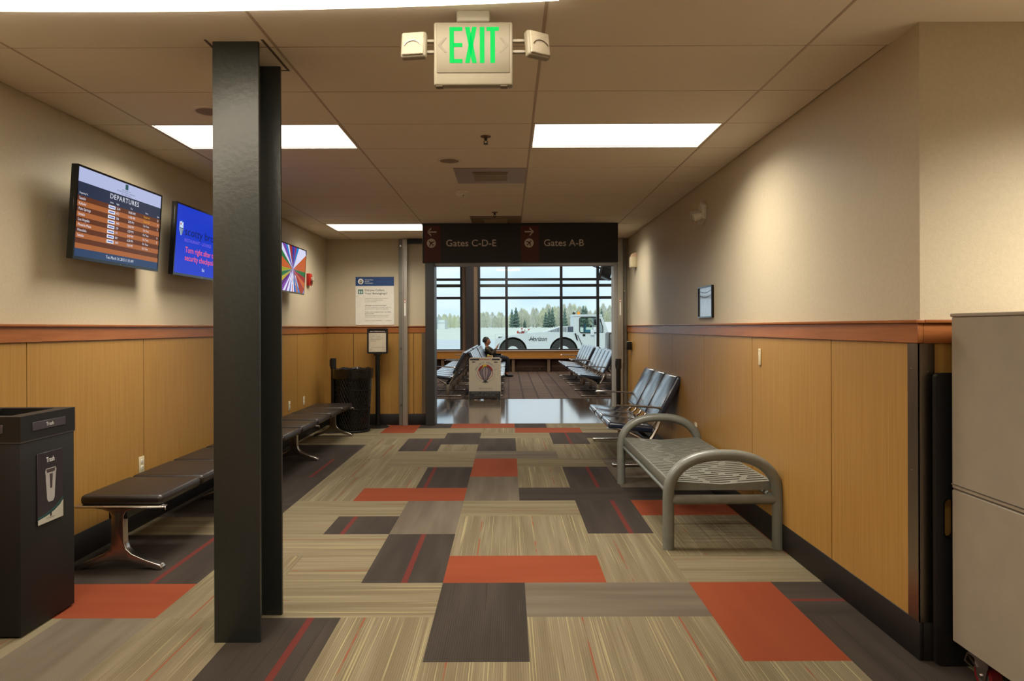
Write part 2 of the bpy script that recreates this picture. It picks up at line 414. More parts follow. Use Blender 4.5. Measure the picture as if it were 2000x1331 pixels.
# ------------------------------------------------------------------ structure: walls
WH = CEIL+.12
struct(M().box(XL-.15, XL, -4.5, YB+.16, 0, WH).build('wall_left', WALLP))
struct(M().box(XR, XR+.2, YC, YB+.16, 0, WH).build('wall_right', WALLP))
struct(M().box(XR+.2, 4.6, YC, YC+.18, 0, WH).build('wall_front_right', WALLP))
struct(M().box(4.6, 4.75, -4.5, YC+.18, 0, WH).build('wall_side', WALLP))
struct(M().box(XL-.15, 4.75, -4.65, -4.5, 0, WH).build('wall_behind', WALLP))
struct(M().box(XL, -1.21, YB, YB+.16, 0, WH).box(-1.21, 1.6, YB, YB+.16, 2.36, WH).box(1.62, XR+.2, YB, YB+.16, 0, WH).build('wall_back', WALLP))
# wainscot: veneer panels, cherry cap rail, black base
def wains(p0, p1, nrm, seams, name, z0=.155, z1=1.36):
    """panels along p0->p1, nrm = outward direction; seams = distances along the run"""
    p0, p1, nrm = Vector(p0), Vector(p1), Vector(nrm); d = (p1-p0); Ln = d.length; d.normalize()
    Xm = Matrix(((d.x, -nrm.x, 0, p0.x), (d.y, -nrm.y, 0, p0.y), (0, 0, 1, 0), (0, 0, 0, 1)))
    cuts = [0]+[s_ for s_ in seams if 0 < s_ < Ln]+[Ln]
    m = M(); g = .004
    for a, b_ in zip(cuts, cuts[1:]): m.box(a+(g if a else 0), b_-(g if b_ < Ln else 0), -.014, -.004, z0, z1, X=Xm)
    return m, Xm, Ln
TN = [0]
def tr():
    TN[0] += 1; return 'trim_%d' % TN[0]
def run(p0, p1, nrm, seams, ext0=0, ext1=0):
    m, Xm, Ln = wains(p0, p1, nrm, seams, '')
    struct(m.build(tr(), OAK, smooth=False))
    struct(M().box(0, Ln, -.005, 0, .1, 1.37, X=Xm).build(tr(), GAP))
    struct(M().box(-ext0, Ln+ext1, -.024, 0, 1.352, 1.438, .002, 1, X=Xm).box(-ext0*1.5, Ln+ext1*1.5, -.038, 0, 1.438, 1.452, .003, 2, X=Xm).build(tr(), CHERRY))
    return Xm, Ln
def base(p0, p1, nrm, nm, e0=0, e1=0):
    p0, p1, nrm = Vector(p0), Vector(p1), Vector(nrm); d = (p1-p0); Ln = d.length; d.normalize()
    Xm = Matrix(((d.x, -nrm.x, 0, p0.x), (d.y, -nrm.y, 0, p0.y), (0, 0, 1, 0), (0, 0, 0, 1)))
    struct(M().box(-e0, Ln+e1, -.018, 0, 0, .165, .004, 2, X=Xm).build(nm, BASEM))
run((XL, -4.5, 0), (XL, YB, 0), (1, 0, 0), [4.5+3.81+1.22*k for k in range(-6, 6)]+[4.5+9.94])
base((XL, -4.5, 0), (XL, YB, 0), (1, 0, 0), 'baseboard_left')
run((XR, YC, 0), (XR, YB, 0), (-1, 0, 0), [3.74-YC+1.215*k for k in range(6)], ext0=.024)
base((XR, YC, 0), (XR, YB, 0), (-1, 0, 0), 'baseboard_right', e0=.018)
run((XL, YB, 0), (-1.21, YB, 0), (0, -1, 0), [.4, 1.28])
base((XL, YB, 0), (-1.21, YB, 0), (0, -1, 0), 'baseboard_back')
run((XR, YC, 0), (4.6, YC, 0), (0, -1, 0), [.9, 2.1], ext0=0)
base((XR, YC, 0), (4.6, YC, 0), (0, -1, 0), 'baseboard_front', e0=0)
# stainless corner guards
struct(M().box(XR-.019, XR-.0145, YC-.019, YC+.062, .165, 1.35).box(XR-.019, XR+.05, YC-.019, YC-.0145, .165, 1.35)
       .cyl((XR-.019, YC+.035, 1.24), (XR-.021, YC+.035, 1.24), .004, n=8).cyl((XR-.019, YC+.035, .8), (XR-.021, YC+.035, .8), .004, n=8)
       .cyl((XR+.025, YC-.019, 1.23), (XR+.025, YC-.021, 1.23), .004, n=8).build(tr(), STEEL), 'stainless corner guard on the wainscot end')
struct(M().box(-1.27, -1.21, YB-.019, YB-.0145, .165, 1.35).cyl((-1.24, YB-.019, 1.24), (-1.24, YB-.022, 1.24), .006, n=8).cyl((-1.24, YB-.019, .75), (-1.24, YB-.022, .75), .006, n=8).build(tr(), STEEL))

# ceiling: recessed grid with tegular tiles, openings where the light panels sit
TX = [-1.07-1.2285*2+1.2285*k for k in range(8)]       # long grid lines
TY0, TP = 4.41, .606
LIGHTS = {(1, 0), (3, 0), (1, 7), (3, 7)}
LIGHTS |= {(1, -7), (3, -7), (5, -5)}
m = M(); gr = M()
cols = list(zip(TX, TX[1:]))
for i, (xa, xb) in enumerate(cols):
    for k in range(-15, 10):
        ya, yb = TY0+TP*k, TY0+TP*(k+1)
        x0, x1 = max(xa, XL), min(xb, XR if ya > YC-.3 and yb > YC+.2 else 4.6); y0, y1 = max(ya, -4.5), min(yb, YB)
        if x1-x0 < .05 or y1-y0 < .03 or (i, k) in LIGHTS: continue
        m.box(x0+.007, x1-.007, y0+.0045, y1-.0045, CEIL-.004, CEIL+.006)
struct(m.build('ceiling', CEILT, smooth=False))
g = M()
for x in TX:
    if XL < x < 4.6: g.box(x-.0065, x+.0065, -4.5, YB if x < XR else YC, CEIL-.005, CEIL+.012)
for k in range(-15, 11):
    y = TY0+TP*k
    if -4.5 < y < YB: g.box(XL, XR if y > YC else 4.6, y-.01, y+.01, CEIL+.0045, CEIL+.012)
struct(g.build('ceiling_grid', TBAR, smooth=False))
struct(M().box(XL-.15, XR+.2, YC, YB+.16, CEIL+.08, CEIL+.14).box(XL-.15, 4.75, -4.65, YC, CEIL+.08, CEIL+.14).build('ceiling_slab', pmat('dark plenum', (60, 50, 42), .9)))

DIFF = emis('lit fluorescent diffuser', (255, 250, 240), 2.2)
FRM = pmat('white light frame', (205, 195, 180), .5)
LBL = {(1, 0): 'flat rectangular ceiling light partly behind the dark steel column', (3, 0): 'flat rectangular ceiling light right of the exit sign near the right wall',
       (1, 7): 'flat rectangular ceiling light just left of the gates sign', (3, 7): 'flat rectangular ceiling light hidden behind the gates sign'}
for (i, k) in sorted(LIGHTS):
    xa, xb = cols[i]; ya, yb = TY0+TP*k, TY0+TP*(k+1)
    lb = LBL.get((i, k), 'flat rectangular ceiling light over the hall behind the viewer')
    t = thing('ceiling_light', lb, 'ceiling light', ((xa+xb)/2, (ya+yb)/2, CEIL), group='rectangular ceiling lights')
    hx, hy = (xb-xa)/2-.006, (yb-ya)/2-.005
    f = M(); e = .012
    f.box(-hx, hx, -hy, -hy+e, -.004, .02).box(-hx, hx, hy-e, hy, -.004, .02).box(-hx, -hx+e, -hy+e, hy-e, -.004, .02).box(hx-e, hx, -hy+e, hy-e, -.004, .02)
    f.build('frame', FRM, t)
    M().box(-hx+e, hx-e, -hy+e, hy-e, .008, .014).build('diffuser', DIFF, t)
    ld = bpy.data.lights.new('tube_light', 'AREA'); ld.shape = 'RECTANGLE'; ld.size = 2*(hx-e)-.01; ld.size_y = 2*(hy-e)-.01
    ld.energy = LAMP_POWER*{(5, -5): 2.9, (1, -7): .8, (3, -7): .5, (1, 7): .6, (3, 7): .7}.get((i, k), .95); ld.color = LAMP_COLOR; ld.spread = R(146)
    lo = bpy.data.objects.new('tube_light', ld); COL.objects.link(lo); lo.parent = t; lo.location = (0, 0, .006)

# curved luminous cove overhead at the left
t = thing('cove_light', 'wide bright ceiling light with curved edge along the top of the view', 'ceiling light', (-1.6, 2.0, CEIL))
pts = [(x, .779-.0275*(x-.07)**2) for x in [-1.05+.15*i for i in range(20)]]
prof = pts+[(x, z-.8) for x, z in pts[::-1]]
m = M().prism(prof, -.03, -.006, 'z'); m.build('diffuser', emis('lit cove diffuser', (255, 240, 214), 8.0), t)
M().prism(prof, -.006, -.0045, 'z').build('backing', FRM, t)

# ------------------------------------------------------------------ steel column
t = thing('steel_column', 'dark grey steel column with wide flanges standing in the left of the aisle', 'column', (-1.233, 3.13, 0))
hw = .1045
M().box(-hw, hw, 0, .02, 0, CEIL+.03, .003, 2).build('flange', COLM, t)
M().box(-hw, hw, .3, .32, 0, CEIL+.03, .003, 2).build('flange', COLM, t)
M().box(-.008, .008, .02, .3, 0, CEIL+.03).build('web', COLM, t)
m = M()
for sx in (-1, 1): m.box(sx*(hw+.018), sx*(hw+.03), -.02, .36, CEIL-.006, CEIL-.004)
m.box(-hw-.03, hw+.03, .35, .36, CEIL-.006, CEIL-.004).build('ceiling_trim', pmat('brown trim', (84, 70, 56), .7), t)

# ------------------------------------------------------------------ door opening hardware
DKF = pmat('dark grey door frame', (48, 46, 44), .45)
struct(M().box(-1.21, -1.078, YB-.08, YB+.26, 0, 2.36, .003, 1).build('trim_door_post', DKF), 'dark grey steel post at the left side of the opening')
struct(M().box(-1.078, 1.6, YB-.02, YB+.2, 2.335, 2.37).build('trim_door_header', pmat('light grey door header', (150, 145, 136), .5)))
struct(M().box(1.548, 1.6, YB-.02, YB+.24, 0, 2.336, .002, 1).build('trim_door_jamb', pmat('light grey door header', (150, 145, 136), .5)))
struct(M().box(-1.46, 1.58, YB-.09, YB-.002, 2.655, 2.722, .003, 1).build('trim_track_housing', SATIN), 'black housing of the folding gate above the opening')
struct(M().box(-1.21, 1.6, YB-.006, YB, 2.36, 2.66).build('trim_door_panel', DKF))
def track(xc, flip, label):
    t = thing('door_track', label, 'door track', (xc, YB-.004, 0))
    s_ = -1 if flip else 1
    M().box(-.002*s_, .07*s_, -.075, -.02, 0, CEIL-.008, .003, 1).build('rail', ALU, t)
    o = M().box(-.062*s_, .0*s_, -.04, -.02, 0, CEIL-.008, .002, 1); o.build('flange', pmat('grey steel flange', (128, 124, 114), .45, metal=.4), t)
    M().box(0, .008*s_, -.1, -.075, .9, 2.6).build('lip', ALU, t)
    for z in (.3, 1.13, 1.95, 2.62):
        M().cyl((-.031*s_, -.04, z), (-.031*s_, -.05, z), .016, .012, n=10).build('bolt', CHROME, t)
    x = .035*s_
    M().box(x-.012, x+.012, -.0755, -.0752, 1.6, 1.84).build('sticker', PAPER, t)
    M().prism([(x-.011, 1.838), (x+.011, 1.838), (x, 1.815)], -.0762, -.0758).box(x-.010, x+.010, -.0762, -.0758, 1.79, 1.80).build('sticker_mark', REDP, t)
track(-1.54, False, 'tall aluminium gate track standing left of the opening on the back wall')
track(1.665, True, 'tall aluminium gate track at the right edge of the opening')

# ------------------------------------------------------------------ gates sign
t = thing('overhead_sign', 'long dark overhead sign with arrows pointing to the gates', 'sign', (0, 8.6, 0))
M().box(-1.066, 1.368, 0, .1, 2.232, CEIL-.006, .003, 1).build('sign_box', SIGNB, t)
px = lambda p: (p-993)*8.6/1350
pz = lambda p: 1.425+(640-p)*8.6/1350
for a, b_ in ((829, 861), (1018, 1053)): M().box(px(a), px(b_), -.002, .001, 2.24, pz(441)).build('colour_band', SIGNR, t)
PLANE = [(0, 1), (.12, .8), (.13, .35), (.95, -.2), (.95, -.38), (.13, -.12), (.1, -.6), (.34, -.78), (.34, -.92), (0, -.8)]
PLANE = PLANE+[(-x, y) for x, y in PLANE[-2:0:-1]]
def icon(cx, cz, d):
    m = M().prism(arc(cx, cz, .057, 0, 2*PI, 28)[:-1], -.0042, -.002); m.build('symbol_disc', SIGNT, t)
    a = R(45)*d; pl = [(cx+.045*(x*math.cos(a)-y*math.sin(a)), cz+.045*(x*math.sin(a)+y*math.cos(a))) for x, y in PLANE]
    M().plate([pl], -.0056, -.0042).build('airplane_symbol', SIGNR, t)
def arrow(cx, cz, d, s=.062, w=.017):
    m = M().box(cx-s*.9, cx+s*.95, -.004, -.002, cz-w/2, cz+w/2)
    tip = cx-d*s
    for q in (1, -1):
        m.plate([[(tip, cz), (tip+d*s*.9, cz+q*s*.9), (tip+d*s*.9, cz+q*(s*.9-w*1.3)), (tip+d*w*1.25, cz)]], -.004, -.002)
    m.build('arrow', SIGNT, t)
arrow(px(844), pz(453), 1); arrow(px(1034), pz(453), -1)
icon(px(843), pz(475), 1); icon(px(1034), pz(475), -1)
M().text('Gates C-D-E', px(872), pz(475.5), .083, -.003, w=px(970)-px(872), align='LEFT', offset=.009).build('lettering', SIGNT, t)
M().text('Gates A-B', px(1063), pz(475.5), .083, -.003, w=px(1141)-px(1063), align='LEFT', offset=.009).build('lettering', SIGNT, t)

# ------------------------------------------------------------------ exit sign
t = thing('exit_sign', 'white exit sign with green letters and two emergency lamp heads on the ceiling', 'exit sign', (-.14, 2.83, 0))
EXW = pmat('muted beige sign plastic', (142, 134, 116), .4)  # even beige grey for housing, canopy and lamp heads
M().box(-.162, .162, 0, .045, 2.418, 2.678, .008, 3).build('housing', EXW, t)
M().box(-.150, .150, -.0035, .002, 2.468, 2.672, .003, 2).build('face_plate', pmat('sign face plastic', (128, 120, 102), .45), t)
M().box(-.069, .069, .0, .05, 2.678, CEIL-.003, .008, 3).build('canopy', EXW, t)
z0, z1 = 2.508, 2.655; zm = (z0+z1)/2; k = .016
def lx(p): return (p-928)*.0021+.002
def L_(polys):
    m = M()
    for p in polys: m.prism(p, -.0046, -.003)
    return m
a, b_ = lx(881), lx(906)
L_([[(a, z0), (a+k+.002, z0), (a+k+.002, z1), (a, z1)], [(a+k, z1-k), (b_, z1-k), (b_, z1), (a+k, z1)], [(a+k, zm-k/2), (b_, zm-k/2), (b_, zm+k/2), (a+k, zm+k/2)], [(a+k, z0), (b_, z0), (b_, z0+k), (a+k, z0+k)]]).build('letter', GRN, t)
a, b_ = lx(911), lx(934); w_ = .019
L_([[(a, z0), (a+w_, z0), (b_, z1), (b_-w_, z1)], [(a, z1), (a+w_, z1), (b_, z0), (b_-w_, z0)]]).build('letter', GRN, t)
a, b_ = lx(940), lx(949); L_([[(a, z0), (b_, z0), (b_, z1), (a, z1)]]).build('letter', GRN, t)
a, b_ = lx(953), lx(977); c = (a+b_)/2
L_([[(a, z1-k), (b_, z1-k), (b_, z1), (a, z1)], [(c-.0095, z0), (c+.0095, z0), (c+.0095, z1-k), (c-.0095, z1-k)]]).build('letter', GRN, t)
for s_ in (-1, 1):
    M().plate([[(s_*.145, zm), (s_*.118, zm+.03), (s_*.108, zm+.03), (s_*.132, zm), (s_*.108, zm-.03), (s_*.118, zm-.03)]], -.0045, -.0034).build('chevron_knockout', pmat('chevron outline', (118, 110, 94), .5), t)
for q in (-.14, .125): M().box(q-.014, q+.014, .004, .036, 2.4155, 2.419).build('test_button', pmat('dark amber lens', (90, 70, 40), .4), t)
CLR = pmat('clear ribbed lamp lens', (190, 178, 156), .12, spec=.9, bump=.6, bscale=350)
for s_, cx, rot in ((-1, -.245, -8), (1, .268, 30)):
    X = Matrix.Translation((cx, .0, 2.585)) @ Matrix.Rotation(R(rot), 4, 'Z') @ Matrix.Rotation(R(-8), 4, 'X')
    h = M().box(-.053, .053, -.005, .03, -.055, .055, .01, 3, X=X); ho = h.build('lamp_head', EXW, t)
    M().box(-.046, .046, -.014, -.003, -.048, .048, .008, 3, X=X).build('lens', CLR, ho)
    M().tube([(.036*math.cos(a_), -.016, -.02+.03*math.sin(a_)) for a_ in [PI*.1+PI*.8*i/8 for i in range(9)]], .0022, 6, X=X).build('reflector_rim', CHROME, ho)
    M().box(min(s_*.16, cx-s_*.05), max(s_*.16, cx-s_*.05), .012, .03, 2.60, 2.612, .002, 1).box(min(s_*.16, cx-s_*.05), max(s_*.16, cx-s_*.05), .012, .03, 2.555, 2.567, .002, 1).build('lamp_arm', EXW, t)

# ------------------------------------------------------------------ ceiling fittings
ZC = CEIL-.004
def sprinkler(x, y, lb):
    t = thing('sprinkler', lb, 'sprinkler', (x, y, ZC), group='ceiling sprinklers')
    M().lathe([(.037, 0), (.034, -.006), (.012, -.012), (.001, -.012)], n=18).build('escutcheon', pmat('dull brass', (110, 90, 70), .35, metal=.8), t)
    M().cyl((0, 0, -.01), (0, 0, -.03), .012, .009, n=10).tube([(-.01, 0, -.03), (-.013, 0, -.04), (0, 0, -.052), (.013, 0, -.04), (.01, 0, -.03)], .003, 6).cyl((0, 0, -.05), (0, 0, -.054), .016, n=12).build('head', pmat('dark bronze', (52, 42, 36), .4, metal=.8), t)
sprinkler(-.15, 4.7, 'small sprinkler on the ceiling just right of the exit sign, nearer one')
sprinkler(-.15, 7.8, 'small sprinkler on the ceiling just in front of the far vent')
def speaker(x, y, r, lb):
    t = thing('ceiling_speaker', lb, 'speaker', (x, y, ZC))
    M().lathe([(r, 0), (r*.97, -.006), (r*.8, -.008), (r*.78, -.004)], n=28).build('ring', FRM, t)
    M().lathe([(r*.79, -.0045), (r*.4, -.006), (.0001, -.006)], n=28).build('grille', pmat('speaker grille', (130, 112, 96), .7, noise=.3, nscale=400), t)
speaker(-.455, 5.37, .095, 'round flush speaker on the ceiling in front of the near vent')
speaker(-1.78, 4.13, .1, 'round flush speaker on the ceiling peeking out left of the column')
VENTM = pmat('vent pan metal', (150, 132, 112), .4, metal=.35, noise=.1, nscale=4)
def vent(k, lb):
    ya = TY0+TP*k; t = thing('ceiling_vent', lb, 'vent', (-.148, ya+TP/2, ZC), group='square ceiling vents')
    M().box(-.298, .298, -.295, .295, -.004, 0).box(-.15, .15, -.15, .15, -.012, -.004, .003, 1).build('panel', VENTM, t)
    m = M()
    for j in range(9): m.box(-.14, .14, -.13+.03*j, -.118+.03*j, -.02, -.011, X=None)
    m.build('louvre', pmat('vent louvre', (160, 144, 124), .5), t)
    M().box(-.14, .14, -.14, .14, -.0125, -.012).build('vent_opening', pmat('dark duct', (40, 32, 28), .9), t)
vent(2, 'square metal air vent on the ceiling, nearer of the two'); vent(6, 'square metal air vent on the ceiling directly above the gates sign')
t = thing('smoke_detector', 'white domed smoke detector on the ceiling behind the near vent', 'smoke detector', (-.446, 6.62, ZC))
M().lathe([(.07, 0), (.07, -.012), (.062, -.018), (.05, -.02)], n=24).build('base', WHITEP, t)
M().lathe([(.05, -.02), (.048, -.03), (.035, -.042), (.0001, -.044)], n=24).build('sensor_cap', WHITEP, t)
M().cyl((.02, -.03, -.036), (.02, -.034, -.042), .006, n=8).build('indicator', INK, t)
t = thing('motion_sensor', 'small white round sensor on the ceiling beyond the smoke detector', 'sensor', (-.45, 7.25, ZC))
M().lathe([(.045, 0), (.045, -.014), (.036, -.03), (.0001, -.036)], n=20).build('dome', WHITEP, t)

# ------------------------------------------------------------------ televisions on the left wall
def tv(y0, y1, label):
    W = y1-y0; H = .548
    t = thing('wall_television', label, 'television', (-2.508, (y0+y1)/2, 1.832), PI/2, rx=0)
    X = Matrix.Rotation(R(3.6), 4, 'X')
    bz = .012
    m = M(X); m.plate([[(-W/2, 0), (W/2, 0), (W/2, H), (-W/2, H)], [(-W/2+bz, .018), (-W/2+bz, H-bz), (W/2-bz, H-bz), (W/2-bz, .018)]], 0, .014); m.box(-W/2, W/2, .012, .04, 0, H, .003, 1)
    m.box(-W*.3, W*.3, .04, .07, .08, H*.75, .01, 2); m.build('housing', BLACKG, t)
    M().box(-.12, .12, .05, .158, .15, .4).build('wall_mount', SATIN, t)
    M(X).cyl((0, -.001, .008), (0, -.002, .008), .004, n=8).build('badge', CHROME, t)
    return t, X, W, H, bz
def panel(t, X, x0, x1, z0, z1, y, mat, name='screen'): return M(X).quad([(x0, y, z0), (x1, y, z0), (x1, y, z1), (x0, y, z1)]).build(name, mat, t, smooth=False)
t, X, W, H, bz = tv(3.98, 4.95, 'wall television showing the departures board, leftmost of the three')
x0, x1, z0, z1 = -W/2+bz, W/2-bz, .018, H-bz; SH = z1-z0; SW = x1-x0
def fx(f): return x0+SW*f
def fz(f): return z1-SH*f
m = M(X); y = .003
def q(m, a, b_, c, d, mt, yy=y): m.mat(mt).quad([(fx(a), yy, fz(d)), (fx(b_), yy, fz(d)), (fx(b_), yy, fz(c)), (fx(a), yy, fz(c))])
EW = emis('screen pale lilac', (176, 184, 222)); ENAV = emis('screen navy', (30, 42, 68)); EBR = emis('screen dark brown', (92, 44, 22)); EOR = emis('screen orange brown', (164, 94, 48))
EWHT = emis('screen white', (225, 228, 240)); EYEL = emis('screen amber', (222, 160, 40)); EDK = emis('screen ink', (36, 60, 72)); EBL = emis('screen slate blue', (36, 62, 98))
q(m, 0, 1, 0, .16, EW); q(m, 0, 1, .16, .315, ENAV)
rows = 10
for i in range(rows): q(m, 0, 1, .315+i*.0595, .315+(i+1)*.0595, EBR if i % 2 == 0 else EOR)
q(m, 0, 1, .91, 1, EBL)
scr = m.build('screen', None, t, smooth=False)
def st(body, a, f, h, mat_, w=None, al='LEFT', yy=.0015, m=None):
    mm = m or M(X); mm.text(body, fx(a), fz(f), h*SH, yy, w=(w*SW if w else None), align=al); return mm
M(X).quad([(fx(.515), .002, fz(.075)), (fx(.55), .002, fz(.075)), (fx(.55), .002, fz(.01)), (fx(.515), .002, fz(.01))]).build('logo_mark', emis('screen teal', (20, 78, 84)), scr)
m = M(X)
for body, f, w_ in (('BELLINGHAM', .093, .1), ('INTERNATIONAL AIRPORT', .118, .22), ('Port of Bellingham', .142, .12)): m.text(body, fx(.53), fz(f), .014*SH, .0015, w=w_*SW)
m.build('airport_lettering', EDK, scr)
M(X).text('DEPARTURES', fx(.52), fz(.215), .06*SH, .0015, w=.35*SW, sp=1.15).build('heading_lettering', EWHT, scr)
m = M(X)
for body, a_, f in (('Departing To', .02, .285), ('Airline', .345, .29), ('Flight', .42, .29), ('Time', .59, .29), ('Status', .79, .29), ('Gate', .955, .29)): m.text(body, fx(a_), fz(f), .02*SH, .0015, align='LEFT')
data = [('Seattle', '2649', '10:00 AM', 1, 'B'), ('Kahului', '873', '11:00 AM', 1, 'A'), ('Palm Springs', '206', '2:09 PM', 0, 'E'), ('Seattle', '2481', '3:05 PM', 0, ''), ('Los Angeles', '229', '3:29 PM', 0, 'B'),
        ('Phoenix-Mesa', '171', '4:47 PM', 0, 'E'), ('Honolulu', '807', '6:20 PM', 0, ''), ('Seattle', '2491', '7:00 PM', 0, '')]
my = M(X); mb = M(X); mi_ = M(X)
for i, (a_, b_, c, dep, g_) in enumerate(data):
    f = .315+(i+.5)*.0595
    m.text(a_, fx(.02), fz(f), .031*SH, .0015, align='LEFT'); m.text(b_, fx(.425), fz(f), .028*SH, .0015, align='LEFT'); m.text(c, fx(.57), fz(f), .03*SH, .0015, align='LEFT')
    if g_: m.text(g_, fx(.965), fz(f), .03*SH, .0015, align='LEFT')
    (my if dep else m).text('Departed' if dep else 'On Time', fx(.77), fz(f), .028*SH, .0015, align='LEFT')
    q(mb, .33, .41, f-.02, f+.02, EWHT, .0015); mi_.box(fx(.34), fx(.40), .0008, .0012, fz(f+.007), fz(f-.006))
m.text('Tue, March 24, 2015 11:13 AM', fx(.5), fz(.955), .036*SH, .0015, w=.33*SW)
m.build('row_lettering', EWHT, scr); my.build('status_lettering', EYEL, scr); mb.build('airline_tag', None, scr, smooth=False); mi_.build('airline_tag_print', emis('screen airline blue', (60, 90, 170)), scr)

t, X, W, H, bz = tv(5.17, 6.14, 'wall television showing a blue advert, half hidden by the steel column')
scr = panel(t, X, -W/2+bz, W/2-bz, .018, H-bz, .003, emis('screen blue', (8, 52, 196)))
x0, x1, z0, z1 = -W/2+bz, W/2-bz, .018, H-bz; SH = z1-z0; SW = x1-x0
m = M(X); cx = fx(.085); 
shp = [(-.028, .05), (-.012, .044), (0, .056), (.012, .044), (.028, .05), (.03, 0), (.02, -.035), (0, -.055), (-.02, -.035), (-.03, 0)]
M(X).plate([[(cx+a_, fz(.34)+b_) for a_, b_ in shp]], .0012, .0022).build('crest', emis('screen pale blue', (190, 215, 245)), scr)
m = M(X)
for j in (-1.5, -.5, .5, 1.5): m.box(cx+j*.012-.003, cx+j*.012+.003, .0006, .0011, fz(.43), fz(.345))
m.box(cx-.03, cx+.03, .0006, .0011, fz(.345), fz(.335)); m.build('crest_stripe', EDK, scr)
M(X).cyl((cx-.012, .001, fz(.28)), (cx-.012, .0004, fz(.28)), .008, n=10).build('crest_spot', emis('screen red', (200, 50, 40)), scr)
M(X).text('scotty browns', fx(.15), fz(.37), .12*SH, .001, align='LEFT', w=.76*SW).build('name_lettering', emis('screen deep navy', (8, 20, 70)), scr)
M(X).text('RESTAURANT - LOUNGE', fx(.15), fz(.5), .05*SH, .001, align='LEFT', w=.5*SW).build('subtitle_lettering', emis('screen violet', (120, 100, 215)), scr)
M(X).text('Turn right after the', fx(.17), fz(.64), .085*SH, .001, align='LEFT', w=.6*SW, offset=.01).text('security checkpoint', fx(.17), fz(.76), .085*SH, .001, align='LEFT', w=.6*SW, offset=.01).build('message_lettering', emis('screen coral', (226, 92, 110)), scr)
M(X).text('Eat', fx(.497), fz(.9), .05*SH, .001, align='LEFT').build('footer_lettering', EWHT, scr)

t, X, W, H, bz = tv(7.52, 8.49, 'wall television showing a burst of colourful art, right of the column')
x0, x1, z0, z1 = -W/2+bz, W/2-bz, .018, H-bz; SH = z1-z0; SW = x1-x0
scr = panel(t, X, x0, x1, z0, z1, .003, emis('screen lavender', (140, 140, 200)))
rnd = random.Random(3)
pal = [(150, 152, 40), (180, 160, 50), (40, 110, 60), (30, 60, 160), (150, 40, 30), (190, 90, 40), (120, 60, 160), (20, 120, 190), (215, 215, 240), (90, 40, 110), (60, 140, 60), (200, 60, 120)]
m = M(X); cx, cz = fx(.5), fz(.5)
def bound(a):
    dx, dz = math.cos(a), math.sin(a); s_ = min((SW/2)/max(abs(dx), 1e-6), (SH/2)/max(abs(dz), 1e-6)); return cx+dx*s_, cz+dz*s_
angs = [2*PI*i/46 for i in range(47)]
for i in range(46):
    c = pal[rnd.choice((3, 6, 7, 8, 9, 11, 4, 8))]
    if abs(math.sin(angs[i]+.05)) < .4: c = pal[rnd.choice((0, 1, 2, 4, 5))]
    if math.sin(angs[i]) < -.8: c = pal[rnd.choice((8, 7, 5, 3, 8))]
    m.mat(emis('art %d %d %d' % c, c)); o = rnd.uniform(.0, .03)
    p, r_ = bound(angs[i]), bound(angs[i+1])
    a_ = angs[i]
    m.quad([(cx+o*math.cos(a_), .0022, cz+o*math.sin(a_)), (p[0], .0022, p[1]), (r_[0], .0022, r_[1])])
m.build('art_ray', None, scr, smooth=False)
m = M(X).tube([(fx(.5)+.03*math.cos(a_), .0015, fz(.72)+.06*math.sin(a_)) for a_ in [2*PI*i/20 for i in range(20)]], .003, 5, closed=True)
m.tube([(fx(.62), .0015, fz(.85)), (fx(.6), .0015, fz(.62)), (fx(.75), .0015, fz(.88))], .003, 5); m.tube([(fx(.4), .0015, fz(.85)), (fx(.4), .0015, fz(.58))], .003, 5)
m.build('art_outline', EWHT, scr)

# fire alarm strobe beyond the televisions
t = thing('fire_alarm', 'small red fire alarm on the left wall beside the far television', 'fire alarm', (XL, 9.2, 2.07), PI/2)
M().box(-.06, .06, -.045, 0, -.08, .08, .006, 2).build('body', REDP, t)
M().box(-.03, .03, -.06, -.045, -.06, -.02, .004, 2).build('grille', pmat('dark red grille', (110, 24, 18), .5), t)
M().box(-.022, .022, -.085, -.045, -.02, .03, .008, 3).build('strobe_lens', CLR, t)

# ------------------------------------------------------------------ signs on / near the back wall
t = thing('notice_sign', 'white and blue security notice on the back wall above the wooden rail', 'sign', (-1.957, YB-.002, 1.47))
M().plate([rrect(-.282, .282, 0, .705, .015)], -.006, 0).build('board', PAPER, t)
M().box(-.281, .281, -.0075, -.006, .571, .704).build('header_band', pmat('navy print', (18, 62, 118), .5), t)
M().cyl((-.205, -.0076, .637), (-.205, -.009, .637), .041, n=24).build('seal', WHT, t)
m = M().plate([[(-.205, .625), (-.23, .65), (-.222, .615), (-.205, .605), (-.188, .615), (-.18, .65)]], -.0098, -.0092); m.cyl((-.205, -.0092, .648), (-.205, -.0098, .648), .012, n=10).build('seal_emblem', pmat('seal print', (110, 90, 70), .5), t)
m = M()
for s_, z in (('Transportation', .66), ('Security', .636), ('Administration', .612)): m.text(s_, -.145, z, .014, -.0085, align='LEFT', offset=.01)
m.build('header_lettering', WHT, t)
M().box(-.245, -.17, -.0075, -.006, .45, .52).build('symbol_square', pmat('teal print', (70, 120, 106), .5), t)
M().cyl((-.222, -.0076, .495), (-.222, -.009, .495), .008, n=10).box(-.23, -.214, -.009, -.0076, .462, .486).box(-.198, -.184, -.009, -.0076, .462, .5).build('symbol_figure', WHT, t)
M().text('Did you Collect', -.145, .508, .026, -.0075, align='LEFT', w=.285, offset=.008).text('Your Belongings?', -.145, .459, .026, -.0075, align='LEFT', w=.325, offset=.008).build('title_lettering', INK, t)
m = M()
for s_, z, w_ in (('Please ensure that you have collected', .388, .335), ('all of your belongings from the', .364, .265), ('security checkpoint.', .34, .17)): m.text(s_, -.145, z, .012, -.0075, align='LEFT', w=w_)
